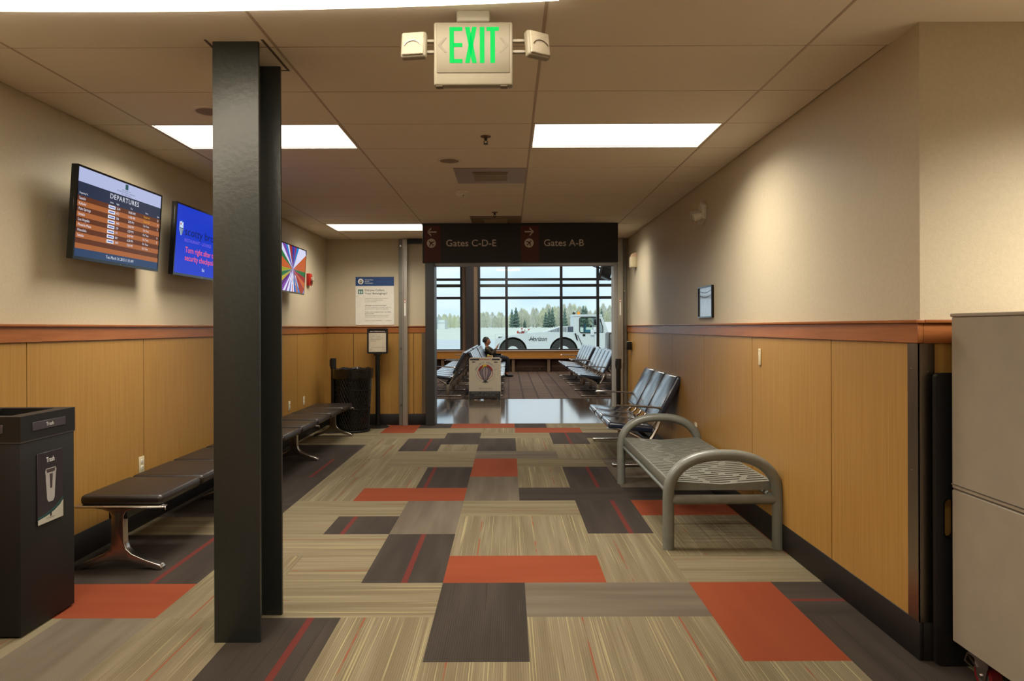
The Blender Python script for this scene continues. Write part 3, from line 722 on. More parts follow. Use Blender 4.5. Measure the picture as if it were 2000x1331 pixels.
for s_, z, w_ in (('Por favor, asegurese de recoger todas sus', .258, .38), ('pertenencias de la puerta de seguridad.', .234, .35)): m.text(s_, -.145, z, .012, -.0075, align='LEFT', w=w_)
for s_, z, w_ in (('Assurez-vous que vous n\'avez rien oublie', .14, .35), ('d\'effets personnels au point de controle.', .116, .345)): m.text(s_, -.145, z, .012, -.0075, align='LEFT', w=w_)
m.build('body_lettering', INKG, t)
m = M().text('\u00bfRecogio sus pertenencias?', -.145, .284, .014, -.0075, align='LEFT', w=.31, offset=.01).text('Avez-vous recupere tous vos effets', -.145, .188, .014, -.0075, align='LEFT', w=.385, offset=.01).text('personnels?', -.145, .164, .014, -.0075, align='LEFT', w=.13, offset=.01)
m.text('TSA Contact Center: 1-866-289-9673', -.145, .062, .01, -.0075, align='LEFT', w=.25).text('www.tsa.gov', .155, .062, .01, -.0075, align='LEFT', w=.085).build('bold_lettering', pmat('mid print', (84, 84, 84), .6), t)

t = thing('sign_stand', 'black floor stand holding a small screening notice, right of the wire basket', 'sign stand', (-1.88, 9.93, 0))
M().lathe([(.0001, .03), (.04, .028), (.14, .014), (.16, .006), (.16, 0)], n=32).build('base', SATIN, t)
M().cyl((0, 0, .02), (0, 0, 1.06), .034, n=20).box(-.05, .05, -.02, .02, 1.03, 1.06, .004, 1).build('pole', SATIN, t)
M().plate([rrect(-.148, .148, 1.055, 1.42, .02), rrect(-.125, .125, 1.08, 1.4, .004)[::-1]], -.02, .02).box(-.14, .14, 0, .018, 1.06, 1.41).build('frame', BLACK, t)
M().box(-.126, .126, -.006, 0, 1.079, 1.401).build('sheet', pmat('grey paper', (196, 184, 162), .5), t)
M().box(-.125, .125, -.0072, -.006, 1.352, 1.4).build('header_band', pmat('dark brown print', (58, 42, 38), .5), t)
M().text('Notice of Additional Screening', 0, 1.376, .012, -.0078, w=.215, offset=.015).build('header_lettering', WHT, t)
m = M()
for i, (s_, w_) in enumerate((('All persons and', .14), ('property may be', .15), ('subject to additional', .18), ('screening beyond', .155), ('this point.', .085))): m.text(s_, -.108, 1.327-i*.023, .014, -.0068, align='LEFT', w=w_, offset=.006)
m.text('Your safety is our priority', 0, 1.145, .011, -.0068, w=.185, offset=.01).box(-.1, -.09, -.0072, -.006, 1.105, 1.122).text('www.tsa.gov', .09, 1.112, .007, -.0068, w=.04).build('body_lettering', INKG, t)

def stanchion(x, y, lb, h=1.0):
    t = thing('belt_stanchion', lb, 'stanchion', (x, y, 0))
    M().lathe([(.0001, .03), (.05, .028), (.16, .012), (.17, .004), (.17, 0)], n=28).build('base', SATIN, t)
    M().cyl((0, 0, .02), (0, 0, h-.13), .032, n=18).build('post', SATIN, t)
    M().cyl((0, 0, h-.14), (0, 0, h), .041, n=18).box(-.045, -.02, -.025, .025, h-.11, h-.02, .004, 1).build('belt_head', BLACK, t)
stanchion(-2.41, 9.5, 'black belt stanchion left of the wire basket in the far left corner', 1.01)
stanchion(1.545, 9.72, 'black belt stanchion at the right side of the opening behind the chairs', .98)

# wire waste basket
t = thing('waste_basket', 'black expanded-metal waste basket with bin liner near the back corner', 'waste basket', (-2.15, 9.55, 0))
def rad(z): return .215+.045*(z/.86)
m = M()
for k_ in range(36):
    for sgn in (1, -1):
        p = []
        for i in range(9):
            z = .03+.8*i/8; a_ = 2*PI*k_/36+sgn*z*1.9; p.append((rad(z)*math.cos(a_), rad(z)*math.sin(a_), z))
        m.tube(p, .004, 3)
m.build('mesh_wall', SATIN, t)
for z, rr, nm in ((.015, .014, 'base_ring'), (.32, .006, 'hoop'), (.58, .006, 'hoop'), (.84, .012, 'rim')): M().tube([((rad(z)+.003)*math.cos(2*PI*i/32), (rad(z)+.003)*math.sin(2*PI*i/32), z) for i in range(32)], rr, 6, closed=True).build(nm, SATIN, t)
bm_ = M(); prof = [(.19, .03)]+[(rad(z)-.012, z) for z in (.1, .3, .5, .7, .84)]+[(rad(.86)+.012, .868), (rad(.8)+.016, .80), (rad(.74)+.014, .735)]
bm_.lathe(prof, n=48)
for v in bm_.bm.verts:
    a_ = math.atan2(v.co.y, v.co.x); f = 1+.022*math.sin(a_*11+v.co.z*9)*math.sin(a_*7+2); v.co.x *= f; v.co.y *= f
    if v.co.z > .85: v.co.z += .008*math.sin(a_*9)
bm_.build('bin_liner', pmat('black bin liner', (16, 15, 15), .22, spec=.7, bump=.6, bscale=30), t)

# ------------------------------------------------------------------ big trash receptacle at the left
t = thing('trash_bin', 'tall black square trash bin with picture labels standing at the left edge', 'trash bin', (-2.44, 3.37, 0))
hx, hy = .2, .2
RB = pmat('black bin body', (15, 13, 12), .55, noise=.1, nscale=40)
M().box(-hx+.003, hx-.003, -hy+.003, hy-.003, .01, .9, .004, 2).build('body', RB, t)
m = M(); zt0, zt1 = .905, 1.022
m.box(-hx, hx, -hy, -hy+.05, zt0, zt1).box(-hx, hx, hy-.05, hy, zt0, zt1).box(-hx, -hx+.06, -hy+.05, hy-.05, zt0, zt1).box(hx-.075, hx, -hy+.05, hy-.05, zt0, zt1)
m.build('top', RB, t)
M().box(-hx+.06, hx-.075, -hy+.05, hy-.05, .902, .91).build('opening', pmat('bin inside', (8, 8, 8), .9), t)
M().box(-hx-.0, hx+.0, -hy-.0, hy+.0, .899, .905).build('seam', pmat('bin seam', (60, 56, 54), .5), t)
LBLM = pmat('bin label slate', (64, 58, 64), .5); LBLD = pmat('bin poster charcoal', (42, 36, 42), .45); TEAL = pmat('bin poster teal', (22, 62, 62), .5)
def face(rz, full):
    Xf = Matrix.Rotation(rz, 4, 'Z')
    M(Xf).box(-.12, .12, -hx-.003, -hx+.001, .945, .985, .001, 1).build('top_label', LBLM, t)
    M(Xf).text('Trash', 0, .965, .017, -hx-.0036, w=.055, offset=.01).build('top_lettering', WHT, t)
    M(Xf).box(-.09, .095, -hx-.003, -hx+.002, .49, .83, .001, 1).build('poster', LBLD, t)
    M(Xf).plate([[(-.09, .49), (.095, .49), (.095, .59), (.07, .57), (.03, .548), (-.03, .532), (-.09, .525)]], -hx-.0045, -hx-.003).build('poster_band', TEAL, t)
    M(Xf).plate([[(-.09, .49), (.095, .49), (.095, .572), (.07, .552), (.03, .534), (-.03, .52), (-.09, .513)]], -hx-.0055, -hx-.0045).build('poster_base', pmat('bin poster ivory', (176, 172, 158), .5), t)
    M(Xf).text('Trash', 0, .79, .024, -hx-.0045, w=.06, offset=.01).build('poster_lettering', WHT, t)
    M(Xf).plate([[(-.033, .715), (-.036, .735), (-.03, .748), (.038, .748), (.044, .735), (.04, .715), (.03, .6), (.02, .585), (-.012, .585), (-.024, .6)]], -hx-.0048, -hx-.003).build('cup_picture', pmat('cup silver', (170, 166, 164), .3), t)
    M(Xf).plate([[(-.03, .745), (.036, .745), (.03, .728), (-.024, .728)]], -hx-.0056, -hx-.0048).plate([[(-.006, .72), (.016, .72), (.012, .65), (-.002, .65)]], -hx-.0056, -hx-.0048).build('cup_shade', pmat('cup dark print', (70, 60, 62), .4), t)
    M(Xf).box(-.005, .007, -hx-.0062, -hx-.0055, .515, .532).text('PORT OF BELLINGHAM', 0, .508, .005, -hx-.006, w=.06).build('poster_mark', INK, t)
face(PI/2, True); face(0, True)

# ------------------------------------------------------------------ left beam bench (nine pads)
t = thing('beam_bench', 'long backless bench of nine dark leather pads on polished legs by the left wall', 'bench', (-2.31, 4.08, 0), PI/2)
for i in range(9):
    a_ = .56*i
    m = M().box(a_+.01, a_+.54, -.255, .235, .375, .438, .026, 4)
    for v in m.bm.verts:
        if v.co.z > .42: v.co.z += .010*(1-((v.co.x-a_-.275)/.27)**2)*(1-((v.co.y+.01)/.25)**2)
    p = m.build('seat_pad', LEATH, t)
    M().tube([(a_+.035, -.236, .424), (a_+.515, -.236, .424)], .0035, 5).tube([(a_+.035, .216, .424), (a_+.515, .216, .424)], .0035, 5).tube([(a_+.03, -.225, .428), (a_+.03, .205, .428)], .0035, 5).build('piping', LEATH, p)
M().box(.0, 5.08, -.055, -.02, .30, .365, .004, 1).box(0, 5.08, .02, .055, .30, .365, .004, 1).build('beam', SATIN, t)
def leg_profile():
    P = []
    # right half of the casting (y>0), from toe up to the wing tip
    half = [(.255, .0), (.262, .012), (.25, .03), (.16, .062), (.085, .095), (.05, .125), (.038, .165), (.036, .32), (.05, .345), (.09, .36), (.16, .367), (.245, .368), (.258, .372), (.255, .38)]
    inner = [(.235, 0), (.15, .028), (.07, .052), (0, .06)]
    return half, inner
half, inner = leg_profile()
poly = half+[(-x, z) for x, z in half[::-1]]+[(-x, z) for x, z in inner[:-1]]+[inner[-1]]+[(x, z) for x, z in inner[:-1][::-1]]
for x in (.02, 1.69, 3.36, 5.03):
    o = M().prism(poly, x-.026, x+.026, 'x', .010, 3).build('leg', CHROME, t)
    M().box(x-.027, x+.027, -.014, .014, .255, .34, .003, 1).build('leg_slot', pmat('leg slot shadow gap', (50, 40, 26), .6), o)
    for s_ in (-1, 1): M().cyl((x, s_*.24, 0), (x, s_*.24, .008), .016, n=12).build('glide', WHITEP, o)
    M().box(x-.03, x+.03, -.27, .25, .366, .376, .003, 1).tube([(x, -.25, .372), (x, -.27, .364), (x, -.268, .352)], .006, 6).build('pad_bracket', CHROME, o)

# ------------------------------------------------------------------ beam seating with backs and arms
def beam_seats(n, name_label, loc, rz, group):
    P_ = .56; t = thing('beam_seating', name_label, 'seating', loc, rz, group)
    Xs = Matrix.Translation((0, -.14, .405)) @ Matrix.Rotation(R(-6), 4, 'X')
    Xb = Matrix.Translation((0, .12, .47)) @ Matrix.Rotation(R(-27), 4, 'X')
    Wd = n*P_
    for i in range(n):
        a_ = -Wd/2+P_*i
        m = M(Xs).box(a_+.012, a_+P_-.012, -.25, .22, -.04, .03, .028, 4)
        p = m.build('seat_pad', LEATHSKY, t)
        m = M(Xb).box(a_+.012, a_+P_-.012, -.035, .035, 0, .5, .026, 4)
        for v in m.bm.verts: pass
        m.build('back_pad', LEATHSKY, t)
        for s_ in (.14, P_-.14):
            M().tube([(a_+s_, .06, .39), (a_+s_, .115, .43), (a_+s_, .15, .5)], .011, 6).build('back_bracket', CHROME, t)
    M().box(-Wd/2, Wd/2, -.03, .03, .25, .31, .006, 2).build('beam', SATIN, t)
    nl = max(2, (n+1)//2)
    xs = [-Wd/2+.03, Wd/2-.03] if n == 3 else [-Wd/2+.03, 0, Wd/2-.03]
    for x in xs:
        m = M().box(x-.028, x+.028, -.35, .27, .012, .036, .009, 3); m.box(x-.03, x+.03, -.035, .04, .03, .27, .012, 3)
        for s_ in (-.33, .25): m.cyl((x, s_, 0), (x, s_, .014), .014, n=10)
        m.tube([(x, 0, .24), (x, -.1, .31), (x, -.22, .37), (x, -.34, .405)], [.026, .02, .016, .012], 8)
        m.build('leg', CHROME, t)
        if abs(x) > .1:
            M().tube([(x, .0, .24), (x, .06, .30), (x, .12, .41), (x, .17, .545), (x, .165, .585), (x, .12, .605)], [.028, .024, .02, .018, .017, .016], 8).tube([(x, .16, .597), (x, .0, .612), (x, -.18, .622), (x, -.29, .625), (x, -.31, .618)], [.016, .02, .021, .018, .01], 8, flat=.55).build('armrest', CHROME, t)
    return t
G1 = 'black leather beam seats'
beam_seats(3, 'black leather three-seat unit with armrests against the right wall behind the metal bench', (1.40, 7.85, 0), -PI/2, None)
s5 = beam_seats(5, 'five-seat unit facing left in the concourse, near right, closest to the shiny floor', (1.83, 15.5, 0), -PI/2, G1)
def place(x, y, rz, lb): return dup(s5, (x, y, 0), rz, lb, G1)
place(1.83, 18.75, -PI/2, 'five-seat unit facing left at the right side, farther one nearer the windows')
place(2.62, 15.5, PI/2, 'five-seat unit facing away right, back to back with the near right row')
place(2.62, 18.75, PI/2, 'five-seat unit facing away right, back to back with the far right row')
place(-1.25, 15.6, -PI/2, 'five-seat unit facing left behind the door post, left of the folding sign')
place(-1.25, 18.85, -PI/2, 'five-seat unit facing left beyond the near left row, by the window column')
place(-.47, 15.6, PI/2, 'five-seat unit facing right, directly behind the folding sign')
place(-.47, 18.85, PI/2, 'five-seat unit facing right on which the person sits')

# ------------------------------------------------------------------ grey perforated metal bench
t = thing('metal_bench', 'grey perforated steel bench with arched tube ends by the right wall', 'bench', (1.375, 5.37, 0))
LY, HX = .93, .352
def arch(y):
    p = [(-HX, y, 0), (-HX, y, .15), (-HX, y, .30)]
    for i in range(1, 24):
        a_ = PI-PI*i/24; c_, s_ = math.cos(a_), math.sin(a_)
        p.append((HX*math.copysign(abs(c_)**.85, c_), y, .33+.27*abs(s_)**.85))
    p += [(HX, y, .30), (HX, y, .15), (HX, y, 0)]
    return p
for y in (-LY, LY):
    o = M().tube(arch(y), .037, 18).build('end_arch', BENCHM, t)
    M().cyl((-HX, y, .315), (HX, y, .315), .030, n=16).build('cross_tube', BENCHM, o)
zt = .425; dip = .022
def zz(x): return zt-dip*(1-abs(x)/HX)
m = M(); pitch = .06; y = -LY+.045; k_ = 0
def strip(xa, xb, ya, yb):
    xs = sorted({xa, xb} | ({0.0} if xa < 0 < xb else set()))
    for a_, b_ in zip(xs, xs[1:]):
        m.prism([(a_, zz(a_)), (b_, zz(b_)), (b_, zz(b_)-.006), (a_, zz(a_)-.006)], ya, yb, 'y')
YE = LY-.045
while y < YE-.001:
    y2 = min(y+pitch*.62, YE); strip(-HX+.02, HX-.02, y, y2)
    y3 = min(y2+pitch*.38, YE)
    if y3 > y2:
        # solid webs left between the slots wander across the seat
        c1 = .11*math.sin(k_*.8)+.1; c2 = -.13+.05*math.sin(k_*.8+1.5)
        for c_ in (c1, c2): strip(c_-.022, c_+.022, y2, y3)
        strip(-HX+.02, -HX+.03, y2, y3); strip(HX-.03, HX-.02, y2, y3)
    y = y3; k_ += 1
m.build('seat_plate', BENCHM, t, smooth=False)
m = M()
for s_ in (-1, 1):
    m.box(s_*(HX-.022)-.006, s_*(HX-.022)+.006, -LY+.04, LY-.04, zt-.065, zt, .004, 2)
    m.cyl((s_*(HX-.03), -LY+.03, .33), (s_*(HX-.03), LY-.03, .33), .018, n=10)
    for q_ in (1,): m.prism([(-HX+.02, zt), (0, zt-dip), (HX-.02, zt), (HX-.02, zt-.06), (-HX+.02, zt-.06)], s_*(LY-.045)-.004, s_*(LY-.045)+.004, 'y')
m.build('seat_frame', BENCHM, t)
m = M()
for yy in (-.8, -.4, 0, .4, .8): m.cyl((HX*.95*0-.3, yy, .36), (.3, yy, .36), .012, n=8)
m.build('stretcher', BENCHM, t)

# ------------------------------------------------------------------ taupe cabinet on casters and black board
t = thing('rolling_cabinet', 'tall taupe cabinet on casters at the right edge, in front of the wall corner', 'cabinet', (2.32, 2.37, 0))
a_, b_ = -.494, .5; c_, d_ = -.47, .48
M().box(a_, b_, c_, d_, .127, .752, .004, 1).build('lower_body', CABM, t)
M().box(a_, b_, c_, d_, .757, 1.462, .004, 1).build('upper_body', CABM, t)
M().box(a_-.002, b_+.002, c_-.002, d_+.002, .772, .776).box(a_+.004, b_-.004, c_+.004, d_-.004, .75, .76).build('seam', pmat('cabinet seam', (84, 76, 66), .6), t)
M().box(a_-.004, b_+.004, c_-.004, d_+.004, 1.462, 1.476, .003, 1).build('lid', CABM, t)
RW = pmat('red polyurethane wheel', (108, 22, 26), .4)
for x, y in ((a_+.05, d_-.14), (a_+.05, c_+.1), (b_-.06, d_-.14), (b_-.06, c_+.1)):
    o = M().box(x-.04, x+.04, y-.05, y+.05, .117, .127).plate([[(y-.045, .118), (y+.04, .118), (y+.02, .05), (y-.02, .04)]], x-.026, x-.022, X=Matrix.Rotation(0, 4, 'Z')).build('caster', CHROME, t) if False else None
    m = M().box(x-.045, x+.045, y-.05, y+.05, .117, .127)
    for sx in (-.03, .027): m.prism([(y-.045, .118), (y+.04, .118), (y+.022, .045), (y-.022, .035)], x+sx, x+sx+.003, 'x')
    m.cyl((x-.036, y, .052), (x+.036, y, .052), .008, n=10); o = m.build('caster', CHROME, t)
    M().cyl((x-.02, y, .052), (x+.02, y, .052), .052, n=24).build('wheel', RW, o)
    M().cyl((x-.0215, y, .052), (x+.0215, y, .052), .034, n=20).build('wheel_hub', pmat('grey hub', (90, 88, 84), .4), o)
    M().prism([(y+.03, .075), (y+.09, .10), (y+.095, .093), (y+.035, .062)], x-.022, x+.022, 'x').tube([(x-.04, y+.06, .115), (x-.045, y+.07, .08), (x-.04, y+.03, .07)], .003, 5).build('brake_lever', STEEL, o)
t = thing('leaning_board', 'black flat board with a hand hole standing between wall corner and cabinet', 'board', (1.785, 2.9, 0))
M().plate([rrect(0, .62, .003, 1.228, .022), rrect(.034, .079, .54, .70, .02)[::-1]], -.012, .012).build('panel', BLACK, t)
M().plate([rrect(.030, .083, .536, .704, .022), rrect(.034, .079, .54, .70, .02)[::-1]], -.015, .015).build('handle_rim', BLACKG, t)

# ------------------------------------------------------------------ small wall fittings
def outlet(x, y, z, rz, lb):
    t = thing('wall_outlet', lb, 'outlet', (x, y, z), rz)
    M().box(-.036, .036, -.006, 0, -.058, .058, .003, 2).build('cover_plate', IVORY, t)
    m = M()
    for q_ in (-.022, .022): m.box(-.016, .016, -.009, -.005, q_-.014, q_+.014, .004, 2)
    m.build('socket', WHITEP, t)
    m = M()
    for q_ in (-.022, .022): m.box(-.008, -.005, -.0095, -.0088, q_-.005, q_+.006).box(.005, .008, -.0095, -.0088, q_-.005, q_+.006)
    m.build('slot', INK, t)
outlet(XL+.0145, 4.99, .445, PI/2, 'ivory power outlet low on the left wall above the nearest bench pads')
outlet(XL+.0145, 8.36, .485, PI/2, 'ivory power outlet on the left wall just right of the column, nearer of two')
outlet(XL+.0145, 8.95, .485, PI/2, 'ivory power outlet on the left wall nearest the far corner')
outlet(XR-.0145, 6.44, .475, -PI/2, 'ivory power outlet low on the right wall above the metal bench')
t = thing('blank_plate', 'narrow ivory cover plate on the right wall above the bench end', 'cover plate', (XR-.0145, 4.79, 1.215), -PI/2)
M().box(-.022, .022, -.008, 0, -.057, .057, .003, 2).build('plate', IVORY, t)
M().cyl((0, -.008, .042), (0, -.0095, .042), .004, n=8).build('screw', STEEL, t)
t = thing('card_reader', 'ivory box switch on the right wall beside the opening', 'switch', (XR-.0145, 9.78, 1.16), -PI/2)
M().box(-.045, .045, -.07, 0, -.06, .06, .005, 2).build('box', IVORY, t)
M().box(.045, .06, -.085, -.01, -.055, .06, .004, 2).build('side_panel', SATIN, t)
t = thing('wall_strobe', 'ivory strobe light on the right wall near the opening', 'strobe light', (XR, 9.5, 2.34), -PI/2)
M().box(-.06, .06, -.09, 0, -.095, .05, .008, 2).build('body', IVORY, t)
M().prism([(-.085, .05), (-.07, .085), (-.03, .105), (0, .105), (0, .05)], -.05, .05, 'x', .006, 2).build('lens', pmat('frosted strobe lens', (225, 190, 160), .2), t)
M().cyl((-.02, -.02, -.06), (-.11, -.02, -.06), .016, n=10).build('knob', IVORY, t)
t = thing('emergency_light', 'white twin-head emergency light high on the right wall', 'emergency light', (XR, 6.18, 2.44), -PI/2)
M().prism([(-.07, -.1), (.07, -.06), (.075, .07), (.03, .1), (-.075, .06)], -.045, 0, 'y', .008, 2).build('body', WHITEP, t)
for x, z in ((-.035, 0), (.04, -.025)):
    o = M().cyl((x, -.04, z), (x-.01, -.11, z-.02), .034, .042, n=20).build('lamp_head', WHITEP, t)
    M().cyl((x-.01, -.11, z-.02), (x-.011, -.118, z-.022), .036, n=20).build('lens', CLR, o)
t = thing('picture_frame', 'small black framed glass certificate on the right wall', 'picture', (XR, 6.13, 1.645), -PI/2)
M().plate([[(-.215, -.14), (.215, -.14), (.215, .14), (-.215, .14)], [(-.203, -.128), (-.203, .128), (.203, .128), (.203, -.128)]], -.022, 0).build('frame', BLACKG, t)
M().box(-.204, .204, -.012, -.004, -.129, .129).build('print', pmat('framed print', (150, 150, 150), .04, noise=.2, nscale=6, spec=1, coat=1), t)
M().tube([(-.17+.34*i/8, -.0125, .1-.02*math.sin(PI*i/8)) for i in range(9)], .002, 4).tube([(-.17+.34*i/8, -.0125, .06-.02*math.sin(PI*i/8)) for i in range(9)], .002, 4).build('print_line', INK, t)

# ------------------------------------------------------------------ concourse shell
CW = pmat('concourse wall paint', (150, 134, 110), .8)
struct(M().box(-10.15, -10, 10.3, 22.9, 0, 4.3).build('wall_concourse_left', CW))
struct(M().box(10, 10.15, 10.3, 22.9, 0, 4.3).build('wall_concourse_right', CW))
struct(M().box(-10, XL-.15, 10.14, 10.3, 0, 4.3).box(XR+.2, 10, 10.14, 10.3, 0, 4.3).box(XL-.15, XR+.2, 10.302, 10.36, 2.87, 4.3).build('wall_concourse_front', CW))
struct(M().box(-10, 10, 10.3, 22.7, 4.2, 4.35).build('ceiling_concourse', pmat('concourse ceiling', (200, 190, 176), .9)))
for i_, (x_, y_) in enumerate(((-6, 12.2), (0, 12.2), (6, 12.2), (-5.5, 17), (0, 17), (5.5, 17), (0, 20.8), (-5.5, 20.8), (5.5, 20.8))):  # unseen fixtures added to lift the dark concourse
    t = thing('ceiling_light', 'unseen square light added over the concourse to brighten it', 'ceiling light', (x_, y_, 4.2), group='added concourse lights')
    M().box(-.6, .6, -.6, .6, -.03, 0).build('frame', FRM, t); M().box(-.57, .57, -.57, .57, -.034, -.03).build('diffuser', DIFF, t)
    ld = bpy.data.lights.new('tube_light', 'AREA'); ld.shape = 'RECTANGLE'; ld.size = 1.1; ld.size_y = 1.1; ld.energy = 70; ld.color = LAMP_COLOR
    lo = bpy.data.objects.new('tube_light', ld); COL.objects.link(lo); lo.parent = t; lo.location = (0, 0, -.036)
# window wall: mullions and transoms in one frame, columns, sill bench
YW = 22.5
MUL = pmat('dark window frame', (34, 36, 40), .4)
wx = lambda p: (p-993)*YW/1350
wz = lambda p: 1.425+(640-p)*YW/1350
SILL = .66; TOPZ = 4.2
def window(n, xa, xb, muls):
    f = M(); w_ = .085
    for x in [xa+w_/2, xb-w_/2]+muls: f.box(x-w_/2, x+w_/2, YW, YW+.12, SILL, TOPZ)
    for z, h in ((SILL+.03, .06), (wz(582), .085), (wz(546), .08), (3.9, .06)): f.box(xa, xb, YW+.004, YW+.116, z-h/2, z+h/2)
    wnd = struct(f.build('window_%d' % n, MUL, smooth=False))
    xs = [xa]+muls+[xb]
    for a_, b_ in zip(xs, xs[1:]): M().box(a_+.02, b_-.02, YW+.055, YW+.063, SILL+.02, TOPZ-.05).build('window_glass', GLASS, wnd)
window(1, -9.9, wx(904), [-8.6, -7.1, -5.6, -4.1, wx(850)-.2])
window(2, wx(933), 9.9, [wx(989.5), wx(1096.5), wx(1168), 4.75, 6.3, 7.9])
COLW = pmat('tan column cladding', (128, 104, 82), .7); COLD = pmat('dark column core', (46, 40, 42), .6)
struct(M().box(wx(904), wx(933), YW-.1, YW+.2, 0, TOPZ).build('column_window', COLW))
struct(M().box(wx(911), wx(926), YW-.25, YW-.1, 0, TOPZ).build('column_window_core', COLD))
struct(M().box(-10, 10, YW+.12, YW+.2, -.3, SILL).box(-10, 10, YW, YW+.2, 4.15, 4.35).build('wall_window', CW))
# grey horizontal louvre outside the upper panes
t = thing('sunshade_rail', 'grey horizontal rail running outside the upper window panes', 'rail', (0, YW+.175, wz(557.5)))
M().box(-10, 10, -.05, .05, -.05, .02).box(-10, 10, -.06, .06, .02, .045).build('rail_bar', pmat('grey rail paint', (96, 88, 84), .6), t)
# long built-in bench below the windows
t = thing('window_bench', 'long built-in wooden ledge running below the windows', 'bench', (0, YW-.05, 0))
M().box(-9.98, 9.98, -.45, .04, .44, .655, .006, 1).build('front_board', wood('ledge veneer', (198, 138, 62), (176, 116, 46), (2, 2, 50), .4), t)
M().box(-9.98, 9.98, -.47, .05, .655, .68, .004, 1).box(-9.98, 9.98, -.47, -.3, .425, .44).build('ledge_edge', pmat('ledge edge', (170, 130, 100), .5), t)
M().box(-9.98, 9.98, -.15, .04, 0, .44).build('kick_panel', pmat('brown recess', (74, 50, 38), .7, noise=.1), t)
for i in range(-8, 9):
    x = wx(1070)+1.13*i
    if -9.8 < x < 9.8:
        M().box(x-.045, x+.045, -.4, -.02, 0, .44).build('support', COLW, t)
        if -3 < x < 4.5:
            m = M()
            for q_ in (.3, .55, .85): m.cyl((x+q_, -.15, .09), (x+q_, -.165, .09), .014, n=8)
            m.build('cap_screw', CHROME, t)
            M().box(x+.1, x+1.03, -.165, -.15, .12, .36, .004, 1).build('vent_panel', pmat('brown vent panel', (88, 62, 48), .6), t)

# hanging monitors in the concourse, seen from the side
for (x, y, rz, lb) in ((2.1, 15.0, R(68), 'hanging monitor in the concourse at the top right of the opening'), (2.62, 15.4, R(110), 'hanging monitor half cut by the right jamb in the concourse')):
    t = thing('hanging_monitor', lb, 'monitor', (x, y, 2.45), rz)
    Xm = Matrix.Rotation(R(14), 4, 'X')
    M(Xm).box(-.42, .42, 0, .05, 0, .5, .006, 2).build('housing', pmat('grey monitor shell', (60, 62, 68), .35), t)
    M(Xm).box(-.4, .4, -.003, .001, .02, .48).build('screen', BLACKG, t)
    M().tube([(0, .06, .25), (0, .25, .3), (0, .25, 1.74)], .022, 8).build('ceiling_arm', SATIN, t)
    M(Xm).box(-.3, .3, .05, .07, .2, .28, .004, 1).build('bracket', SATIN, t)

# ------------------------------------------------------------------ folding sandwich sign
t = thing('sandwich_sign', 'folding sandwich board advertising espresso on the shiny floor', 'sign', (-.47, 13.62, 0))
AH = .84; AW = .315
for s_, nm in ((1, 'front_board'), (-1, 'rear_board')):
    X = Matrix.Translation((0, .19-s_*.19, 0)) @ Matrix.Rotation(R(-11.5*s_), 4, 'X')
    loop = arc(AW-.04, AH-.04, .04, 0, PI/2, 5)+arc(-AW+.04, AH-.04, .04, PI/2, PI, 5)+[(-AW, 0), (-AW+.05, 0), (-AW+.1, .06), (AW-.1, .06), (AW-.05, 0), (AW, 0)]
    fb = M(X).plate([loop], -.012, .012).build(nm, pmat('cream sign board', (198, 186, 166), .5), t)
    if s_ == 1: FX = X; FB = fb
M(FX).plate([[(-AW+.004, .002), (-AW+.05, .002), (-AW+.1, .062), (AW-.1, .062), (AW-.05, .002), (AW-.004, .002), (AW-.004, .165), (-AW+.004, .165)]], -.0145, -.012).build('footer_band', INK, FB)
M(FX).box(-AW+.02, -.115, -.0145, -.012, .785, .82, .001, 1).box(.14, AW-.02, -.0145, -.012, .785, .82, .001, 1).build('header_bar', INK, FB)
M(FX).text('ESPRESSO', .01, .80, .026, -.0135, w=.235, offset=.015).build('header_lettering', pmat('red print', (150, 34, 34), .5), FB)
def arr(cx, cz): return [(cx-.035, cz), (cx-.012, cz+.018), (cx-.012, cz+.008), (cx+.036, cz+.008), (cx+.036, cz-.008), (cx-.012, cz-.008), (cx-.012, cz-.018)]
M(FX).plate([arr(-.225, .752)], -.0145, -.012).plate([arr(.215, .748)], -.0145, -.012).build('arrow', INK, FB)
BZ = .545; BXc = .01
M(FX).cyl((BXc, -.012, BZ), (BXc, -.0135, BZ), .152, n=40).build('emblem_ring', pmat('dark red print', (140, 26, 30), .5), FB)
M(FX).cyl((BXc, -.0135, BZ), (BXc, -.0145, BZ), .142, n=40).build('emblem_disc', pmat('cream print', (206, 190, 172), .5), FB)
M(FX).plate([arc(BXc, BZ+.005, .14, R(10), R(170), 20)], -.0155, -.0145).build('emblem_top', pmat('crimson print', (150, 28, 34), .5), FB)
def bal(s_): 
    pr = [(0, .115), (.05, .105), (.095, .07), (.118, .02), (.112, -.02), (.085, -.075), (.05, -.125), (.035, -.16)]
    return [(BXc+x*s_, BZ+z) for x, z in pr]+[(BXc-x*s_, BZ+z) for x, z in pr[::-1]]
M(FX).plate([bal(1.0)], -.017, -.0155).build('balloon', pmat('plum print', (112, 98, 112), .5), FB)
M(FX).plate([bal(.52)], -.018, -.017).build('balloon_panel', pmat('pale plum print', (150, 132, 136), .5), FB)
m = M(FX)
for s_ in (1.0, .52, -.52, -1.0, .03):
    pr = [(0, .115), (.05, .105), (.095, .07), (.118, .02), (.112, -.02), (.085, -.075), (.05, -.125), (.035, -.16)]
    m.tube([(BXc+x*s_, -.0182, BZ+z) for x, z in pr], .0035, 4)
m.plate([[(BXc-.06, BZ-.2), (BXc-.03, BZ-.18), (BXc+.03, BZ-.18), (BXc+.06, BZ-.2), (BXc+.02, BZ-.195), (BXc, BZ-.215), (BXc-.02, BZ-.195)]], -.0185, -.0125)
m.plate([[(BXc-.03, BZ-.16), (BXc+.03, BZ-.16), (BXc+.02, BZ-.178), (BXc-.02, BZ-.178)]], -.0185, -.0125)
